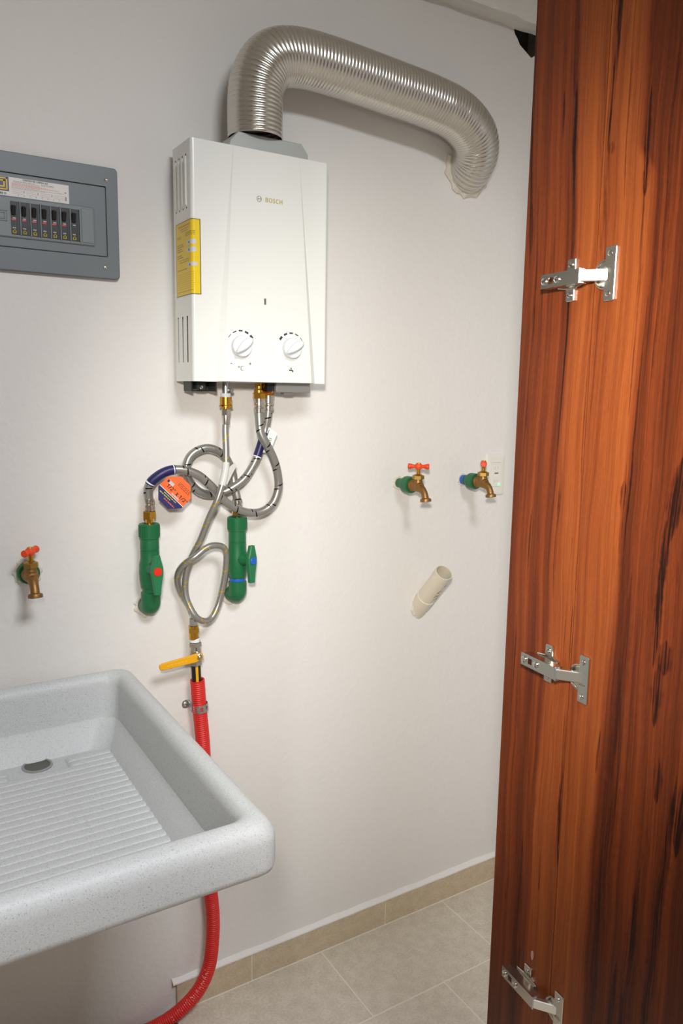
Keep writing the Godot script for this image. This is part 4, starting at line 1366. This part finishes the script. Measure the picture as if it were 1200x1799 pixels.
# ------------------------------------------------------------------ laundry sink
func build_sink() -> void:
	var T := thing("laundry_sink", "speckled pale grey laundry sink with ribbed washboard fixed to wall", "sink", Vector3(0.0, 0.72, 0.0))
	# loops lie in x,z; level is y
	var up := Transform3D(Basis(Vector3(1, 0, 0), Vector3(0, 0, -1), Vector3(0, 1, 0)), Vector3(0, -0.72, 0))
	var x0 := -0.46
	var x1 := 0.4545
	var zf := 0.722
	var L := []
	for q in [[0.10, 0.728, 0.04, 0.20], [0.085, 0.732, 0.04, 0.16], [0.055, 0.796, 0.03, 0.0], [0.022, 0.803, 0.020, 0.0], [0.010, 0.806, 0.022, 0.0], [0.003, 0.812, 0.026, 0.0], [0.0, 0.821, 0.028, 0.0], [0.0, 0.858, 0.028, 0.0], [0.002, 0.868, 0.028, 0.0], [0.007, 0.877, 0.028, 0.0], [0.014, 0.8835, 0.028, 0.0], [0.022, 0.886, 0.026, 0.0], [0.030, 0.8855, 0.026, 0.0], [0.036, 0.882, 0.026, 0.0], [0.041, 0.875, 0.026, 0.0], [0.044, 0.865, 0.026, 0.0], [0.0475, 0.812, 0.032, 0.03], [0.050, 0.780, 0.036, 0.08], [0.053, 0.764, 0.04, 0.11], [0.058, 0.753, 0.044, 0.13], [0.066, 0.7465, 0.05, 0.14], [0.078, 0.7445, 0.052, 0.145], [0.11, 0.744, 0.05, 0.15]]:
		L.append([x0 + q[0], -zf + q[0] + q[3], x1 - q[0], -q[0] - 0.001, q[2], q[1]])
	var b := MB.new()
	b.loft(L, up, true, true, 8, -2.0)
	part(T, "basin", b, MT.sink)
	# washboard: ribs across the floor, cut back round the drain
	b = MB.new()
	var pitch := 0.0212
	var prof := [Vector2(0.0, 0.7462), Vector2(0.0010, 0.7482), Vector2(0.0025, 0.7492), Vector2(0.008, 0.7498), Vector2(0.0145, 0.7500), Vector2(0.0190, 0.7496), Vector2(0.0205, 0.7484), Vector2(0.0212, 0.7462)]
	for k in 20:
		var za := 0.096 + k * pitch
		var spans := [[x0 + 0.075, 0.388]]
		if k < 2:
			spans = [[x0 + 0.075, 0.185 - k * 0.0], [0.292, 0.386]]
		for s in spans:
			var rows := []
			for p in prof:
				var ti: float = clampf((p.y - 0.7442) / 0.0076, 0, 1)
				var line := PackedVector3Array()
				for e in [[s[0], 0.0], [s[0] + 0.004, 0.8], [s[0] + 0.010, 1.0], [s[1] - 0.010, 1.0], [s[1] - 0.004, 0.8], [s[1], 0.0]]:
					line.append(Vector3(e[0], lerpf(0.7442, p.y, e[1]) - 0.72, za + p.x))
				rows.append(line)
			b.patch(rows, false, -1.0)
	part(T, "washboard", b, MT.sink)
	# drain fitting: dished metal strainer below a rolled ring
	b = MB.new()
	b.lathe([Vector2(0.029, 0.7440), Vector2(0.0288, 0.7462), Vector2(0.0265, 0.7472), Vector2(0.0245, 0.7466), Vector2(0.0235, 0.7450)], along_y(0.241, -0.72, 0.096), 32)
	var ring := part(T, "drain_ring", b, MT.zinc)
	b = MB.new()
	b.lathe([Vector2(0.0240, 0.7458), Vector2(0.019, 0.7450), Vector2(0.0001, 0.7446)], along_y(0.241, -0.72, 0.096), 28)
	part(ring, "strainer", b, mat(rgb(120, 118, 112), 0.4, 0.9))
	# bead of sealant on the wall
	b = MB.new()
	var pts := []
	for k in 12:
		pts.append(Vector3(-0.43 + k * 0.043, 0.1655 + 0.0018 * sin(k * 2.1), 0.003))
	b.tube(spline(pts, 0.01), 0.005, 10, true)
	part(T, "sealant_bead", b, MT.plaster)

# ------------------------------------------------------------------ wooden side panel, door and hinges
func build_door() -> void:
	var B := Basis(Vector3(-0.10462, 0, 0.99451), Vector3(0, 1, 0), Vector3(-0.99451, 0, -0.10462))
	var O := Vector3(0.77644, 0.0, 0.94708)
	# x of this frame runs along the face towards the room; a face point is (x, height)
	var jw := 0.1375
	var jtone := func(u: float, v: float) -> float:      # u from the far edge
		var k := 0.44
		k += 0.24 * smoothstep(0.084, 0.092, u + 0.006 * sin(v * 3.1))
		return k
	var jst := [[0.005, 1.90, 0.005, 0.10, 0.35, 0.02], [0.003, 1.76, 0.004, 0.12, 0.35, 0.0], [0.004, 1.70, 0.006, 0.035, 0.45, 0.0], [0.089, 1.80, 0.0045, 0.06, 0.6, 0.0], [0.090, 1.785, 0.006, 0.018, 0.5, 0.05], [0.089, 1.66, 0.0022, 0.30, 0.45, 0.0], [0.085, 1.93, 0.004, 0.09, 0.35, 0.0], [0.066, 1.83, 0.003, 0.03, 0.4, 0.0], [0.1355, 1.2, 0.0018, 1.0, 0.28, 0.0], [0.134, 0.90, 0.0045, 0.16, 0.5, -0.01], [0.103, 0.80, 0.0025, 0.035, 0.6, 0.03], [0.100, 1.28, 0.003, 0.10, 0.35, 0.02], [0.045, 1.26, 0.0018, 0.06, 0.5, 0.03], [0.020, 1.55, 0.002, 0.3, 0.3, 0.0], [0.098, 1.36, 0.0022, 0.05, 0.5, 0.0], [0.020, 1.10, 0.0018, 0.06, 0.4, 0.03], [0.060, 0.62, 0.010, 0.22, 0.30, 0.0], [0.122, 1.20, 0.0012, 0.10, 0.5, 0.05], [0.132, 1.17, 0.0018, 0.06, 0.55, 0.0]]
	var jm := mat(Color.WHITE, 0.36)
	jm.albedo_texture = tex(wood(jw, 2.3, 224, 1792, jtone, jst, 101))
	jm.metallic_specular = 0.32
	var K := thing("wooden_cabinet", "reddish-brown wood-grain cabinet with its tall door standing open on three nickel hinges", "cabinet", O)
	K.basis = B
	board(K, "side_panel", -0.1573, jw, 2.3, jm)
	var dw := 0.34
	var dtone := func(u: float, v: float) -> float:      # u from the seam
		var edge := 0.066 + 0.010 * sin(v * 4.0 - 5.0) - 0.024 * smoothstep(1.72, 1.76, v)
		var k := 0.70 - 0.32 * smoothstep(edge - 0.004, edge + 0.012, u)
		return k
	var dst := [[0.010, 1.93, 0.010, 0.09, 0.55, 0.02], [0.009, 1.86, 0.0045, 0.10, 0.55, 0.03], [0.008, 1.72, 0.004, 0.10, 0.3, 0.0], [0.003, 1.6, 0.003, 0.25, 0.28, 0.0], [0.034, 1.83, 0.0025, 0.14, 0.35, 0.0], [0.066, 1.76, 0.004, 0.06, 0.6, 0.0], [0.067, 1.72, 0.006, 0.022, 0.6, 0.06], [0.067, 1.60, 0.0022, 0.16, 0.4, -0.02], [0.012, 1.766, 0.007, 0.008, 0.3, 0.0], [0.080, 1.42, 0.002, 0.18, 0.4, 0.02], [0.070, 1.355, 0.005, 0.022, 0.7, 0.0], [0.071, 1.33, 0.0025, 0.07, 0.5, 0.0], [0.150, 1.36, 0.012, 0.05, 0.6, 0.06], [0.142, 1.30, 0.007, 0.09, 0.7, 0.08], [0.137, 1.23, 0.006, 0.07, 0.6, 0.03], [0.150, 1.178, 0.011, 0.022, 0.7, 0.0], [0.143, 1.13, 0.009, 0.04, 0.6, 0.0], [0.188, 1.0, 0.009, 0.05, 0.7, 0.0], [0.153, 1.03, 0.008, 0.03, 0.5, 0.0], [0.057, 1.022, 0.0026, 0.032, 0.6, 0.04], [0.085, 0.95, 0.016, 0.32, 0.22, 0.02], [0.13, 0.75, 0.012, 0.16, 0.35, 0.04], [0.17, 0.85, 0.010, 0.2, 0.4, 0.05], [0.10, 1.70, 0.003, 0.3, 0.25, 0.0], [0.11, 0.62, 0.010, 0.15, 0.35, 0.02], [0.22, 1.4, 0.008, 0.4, 0.4, 0.0], [0.26, 1.0, 0.006, 0.5, 0.4, 0.0]]
	var dm: StandardMaterial3D = jm.duplicate()
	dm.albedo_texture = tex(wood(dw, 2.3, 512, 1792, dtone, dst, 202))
	var gb := MB.new()                               # dried smear of glue above the lowest hinge
	var gp := PackedVector2Array()
	for m in 12:
		gp.append(Vector2(0.0026 * cos(TAU * m / 12.0), 0.0075 * sin(TAU * m / 12.0) + 0.0006 * (m % 3)))
	gb.prism(gp, -0.0002, 0.0005, along_y(-0.0605, 0.659, 0))
	part(K, "glue_smear", gb, mat(rgb(196, 160, 150), 0.6))
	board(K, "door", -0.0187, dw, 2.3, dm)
	for q in [[1.6195, 0.0], [1.1085, 0.0], [0.6130, 0.006]]:
		hinge(K, Vector3(0.0035 - q[1], q[0], 0))

func board(K: Node3D, called: String, x: float, w: float, h: float, m: Material) -> void:
	var b := MB.new()
	b.prism(PackedVector2Array([Vector2(0, 0.0), Vector2(w, 0.0), Vector2(w, h), Vector2(0, h)]), -0.0175, 0.0)
	var P := part(K, called, b, m)
	P.position.x = x
	b = MB.new()
	b.box(Vector3(-0.0002, 0, -0.0172), Vector3(0.0001, h, -0.0004))
	b.box(Vector3(w - 0.0001, 0, -0.0172), Vector3(w + 0.0002, h, -0.0004))
	part(P, "edge_band", b, MT.wood_edge)

func hinge(K: Node3D, at: Vector3) -> void:
	var T := Node3D.new()
	T.name = "hinge"
	T.position = at
	T.set_meta("label", "nickel-plated hinge")
	K.add_child(T, true)
	# cup plate on the door
	var b := MB.new()
	b.prism(PackedVector2Array([Vector2(-0.0043, 0.0085), Vector2(0.0085, 0.0085), Vector2(0.0085, -0.0085), Vector2(-0.0043, -0.0085), Vector2(-0.0043, -0.0305), Vector2(-0.0025, -0.0320), Vector2(0.0115, -0.0320), Vector2(0.0132, -0.0305), Vector2(0.0132, 0.0305), Vector2(0.0115, 0.0320), Vector2(-0.0025, 0.0320), Vector2(-0.0043, 0.0305)]), 0.0, 0.0032, Transform3D(), 0.0006)
	part(T, "cup_plate", b, MT.nickel)
	for y in [-0.0235, 0.0235]:
		b = MB.new()
		b.lathe([Vector2(0.0004, 0.0040), Vector2(0.0018, 0.0048), Vector2(0.0034, 0.0042), Vector2(0.0036, 0.0030)], along_z(0.0035, y, 0), 18)
		b.box(Vector3(-0.0022, -0.0004, 0.0040), Vector3(0.0022, 0.0004, 0.0052), 0, along_y(0.0035, y, 0))
		b.box(Vector3(-0.0004, -0.0022, 0.0040), Vector3(0.0004, 0.0022, 0.0052), 0, along_y(0.0035, y, 0))
		part(T, "screw", b, MT.chrome)
	b = MB.new()
	b.lathe([Vector2(0.0178, 0.0), Vector2(0.0178, 0.0022), Vector2(0.0165, 0.0028), Vector2(0.0155, 0.0020), Vector2(0.0150, 0.0006), Vector2(0.0002, 0.0004)], along_z(-0.005, 0, 0), 36)
	part(T, "cup", b, MT.nickel)
	# cross-shaped mounting plate on the side panel
	b = MB.new()
	var wing := PackedVector2Array([Vector2(-0.0075, -0.0255), Vector2(-0.0060, -0.0265), Vector2(0.0060, -0.0265), Vector2(0.0075, -0.0255), Vector2(0.0080, -0.0130), Vector2(0.0125, -0.0095), Vector2(0.0200, -0.0080), Vector2(0.0200, 0.0080), Vector2(0.0125, 0.0095), Vector2(0.0080, 0.0130), Vector2(0.0075, 0.0255), Vector2(0.0060, 0.0265), Vector2(-0.0060, 0.0265), Vector2(-0.0075, 0.0255), Vector2(-0.0080, 0.0110), Vector2(-0.0240, 0.0085), Vector2(-0.0240, -0.0085), Vector2(-0.0080, -0.0110)])
	b.prism(wing, 0.0, 0.0036, along_y(-0.0625, 0, 0), 0.0008)
	b.box(Vector3(-0.088, -0.0065, 0.0030), Vector3(-0.046, 0.0065, 0.0100), 0.0015)
	part(T, "mounting_plate", b, MT.nickel)
	for y in [-0.0190, 0.0190]:
		b = MB.new()
		b.lathe([Vector2(0.0004, 0.0048), Vector2(0.0020, 0.0058), Vector2(0.0036, 0.0050), Vector2(0.0038, 0.0030)], along_z(-0.0625, y, 0), 18)
		b.box(Vector3(-0.0024, -0.0004, 0.0050), Vector3(0.0024, 0.0004, 0.0062), 0, along_y(-0.0625, y, 0))
		part(T, "screw", b, MT.chrome)
	# arm: channel with open underside
	b = MB.new()
	b.sheet([-0.0975, -0.0088, -0.0270, 0.0088], [[-0.0825, -0.0042, -0.0745, 0.0042]], 0.0222, 0.0015)
	b.sheet([-0.0975, -0.0088, -0.0270, 0.0088], [[-0.0825, -0.0042, -0.0745, 0.0042]], 0.0207, 0.0)
	for q in [[-0.0975, -0.0088, -0.0975, 0.0088], [-0.0975, -0.0088, -0.0270, -0.0088], [-0.0975, 0.0088, -0.0270, 0.0088]]:
		b.quad(Vector3(q[0], q[1], 0.0207), Vector3(q[2], q[3], 0.0207), Vector3(q[2], q[3], 0.0222), Vector3(q[0], q[1], 0.0222), Vector3(-1 if q[0] == q[2] else 0, signf(q[1]) if q[1] == q[3] else 0.0, 0))
	b.box(Vector3(-0.0940, -0.0088, 0.0095), Vector3(-0.0270, -0.0076, 0.0214), 0.0004)
	b.box(Vector3(-0.0940, 0.0076, 0.0095), Vector3(-0.0270, 0.0088, 0.0214), 0.0004)
	part(T, "arm", b, MT.nickel)
	for x in [-0.0905, -0.0660]:
		b = MB.new()
		b.lathe([Vector2(0.0004, 0.0236), Vector2(0.0024, 0.0246), Vector2(0.0044, 0.0238), Vector2(0.0046, 0.0215)], along_z(x, 0, 0), 20)
		b.box(Vector3(-0.0030, -0.0005, 0.0236), Vector3(0.0030, 0.0005, 0.0249), 0, along_y(x, 0, 0))
		b.box(Vector3(-0.0005, -0.0030, 0.0236), Vector3(0.0005, 0.0030, 0.0249), 0, along_y(x, 0, 0))
		part(T, "adjusting_screw", b, MT.chrome)
	b = MB.new()
	b.box(Vector3(-0.0285, -0.0096, 0.0150), Vector3(-0.0255, 0.0096, 0.0230), 0.0008)
	part(T, "pivot_pin", b, MT.zinc)
	# link from the arm down into the cup
	b = MB.new()
	var a := Vector3(-0.0265, 0, 0.0218)
	var c := Vector3(-0.0020, 0, -0.0010)
	var X := (c - a).normalized()
	var LX := Transform3D(Basis(X, Vector3(0, 1, 0), X.cross(Vector3(0, 1, 0))), a)
	b.box(Vector3(0, -0.0072, -0.0062), Vector3((c - a).length(), 0.0072, 0.0010), 0.0010, LX)
	part(T, "link", b, MT.link)

# ------------------------------------------------------------------ lamp (outside the frame, above and behind the camera)
func build_lamp(at: Vector3, w: float, d: float, energy: float, tint: Color) -> void:
	var T := thing("ceiling_lamp", "square flush ceiling lamp with a white diffuser", "lamp", at)
	var b := MB.new()
	var dn := Transform3D(Basis(Vector3(1, 0, 0), Vector3(0, 0, 1), Vector3(0, -1, 0)), Vector3.ZERO)
	b.loft([[-w / 2 - 0.02, -d / 2 - 0.02, w / 2 + 0.02, d / 2 + 0.02, 0.02, -0.045], [-w / 2 - 0.02, -d / 2 - 0.02, w / 2 + 0.02, d / 2 + 0.02, 0.02, -0.005], [-w / 2, -d / 2, w / 2, d / 2, 0.015, -0.003]], dn, true, false)
	part(T, "frame", b, MT.white)
	b = MB.new()
	b.loft([[-w / 2, -d / 2, w / 2, d / 2, 0.015, -0.006], [-w / 2 + 0.002, -d / 2 + 0.002, w / 2 - 0.002, d / 2 - 0.002, 0.015, -0.0035]], dn, false, true)
	var m := mat(Color.WHITE, 0.6)
	m.emission_enabled = true
	m.emission = tint
	m.emission_energy_multiplier = 2.0
	part(T, "diffuser", b, m)
	var l := AreaLight3D.new()
	l.name = "lamp_light"
	l.area_size = Vector2(w, d)
	l.light_energy = energy
	l.light_color = tint
	l.shadow_enabled = true
	T.add_child(l)
	l.position = Vector3(0, -0.004, 0)
	l.rotation = Vector3(-PI / 2, 0, 0)

# the photographer's flash, beside and behind the lens
func build_flash(at: Vector3, aim: Vector3, energy: float, tint: Color) -> void:
	var T := thing("camera_flash", "photographer's small flash head held beside the lens", "flash", at)
	T.basis = Basis.looking_at(aim - at, Vector3.UP)
	var b := MB.new()
	b.box(Vector3(-0.035, -0.02, 0.004), Vector3(0.035, 0.02, 0.07), 0.004)
	part(T, "housing", b, MT.black)
	b = MB.new()
	b.box(Vector3(-0.031, -0.016, 0.001), Vector3(0.031, 0.016, 0.0045), 0.0005)
	var m := mat(Color.WHITE, 0.4)
	m.emission_enabled = true
	m.emission = tint
	m.emission_energy_multiplier = 2.0
	part(T, "flash_tube", b, m)
	var l := SpotLight3D.new()
	l.name = "flash_light"
	l.spot_angle = 30.0
	l.spot_angle_attenuation = 1.0
	l.spot_range = 12.0
	l.spot_attenuation = 2.0
	l.light_size = 0.05
	l.light_energy = energy
	l.light_color = tint
	l.shadow_enabled = true
	T.add_child(l)
	l.position = Vector3(0, 0, -0.06)

func _ready() -> void:
	var cam := Camera3D.new()
	cam.name = "camera"
	cam.fov = rad_to_deg(2.0 * atan(899.5 / 1350.0))
	cam.near = 0.03
	cam.transform = Transform3D(Basis(Vector3(0.8514647, 0.0148326, 0.5242021), Vector3(0.0677310, 0.9881171, -0.1379753), Vector3(-0.5200195, 0.1529858, 0.8403422)), Vector3(0, 1.47284, 1.6))
	add_child(cam)
	cam.current = true
	var env := Environment.new()
	env.background_mode = Environment.BG_COLOR
	env.background_color = Color(0, 0, 0)
	env.tonemap_mode = Environment.TONE_MAPPER_LINEAR
	env.tonemap_exposure = 2.1
	env.sdfgi_enabled = true
	env.ssao_enabled = true
	env.ssil_enabled = true
	var we := WorldEnvironment.new()
	we.name = "environment"
	we.environment = env
	add_child(we)
	build_materials()
	build_lamp(Vector3(0.50, 2.62, 2.00), 0.6, 0.6, 2.55, Color(0.957, 0.978, 1.0))
	build_flash(Vector3(-0.10, 1.70, 1.70), Vector3(1.30, 1.10, 0.0), 1.36, Color(1.0, 0.982, 0.95))

	build_room()
	build_sink()
	build_door()
	build_heater()
	build_duct()
	build_panel()
	build_hoses()
	build_valves()
	build_small()
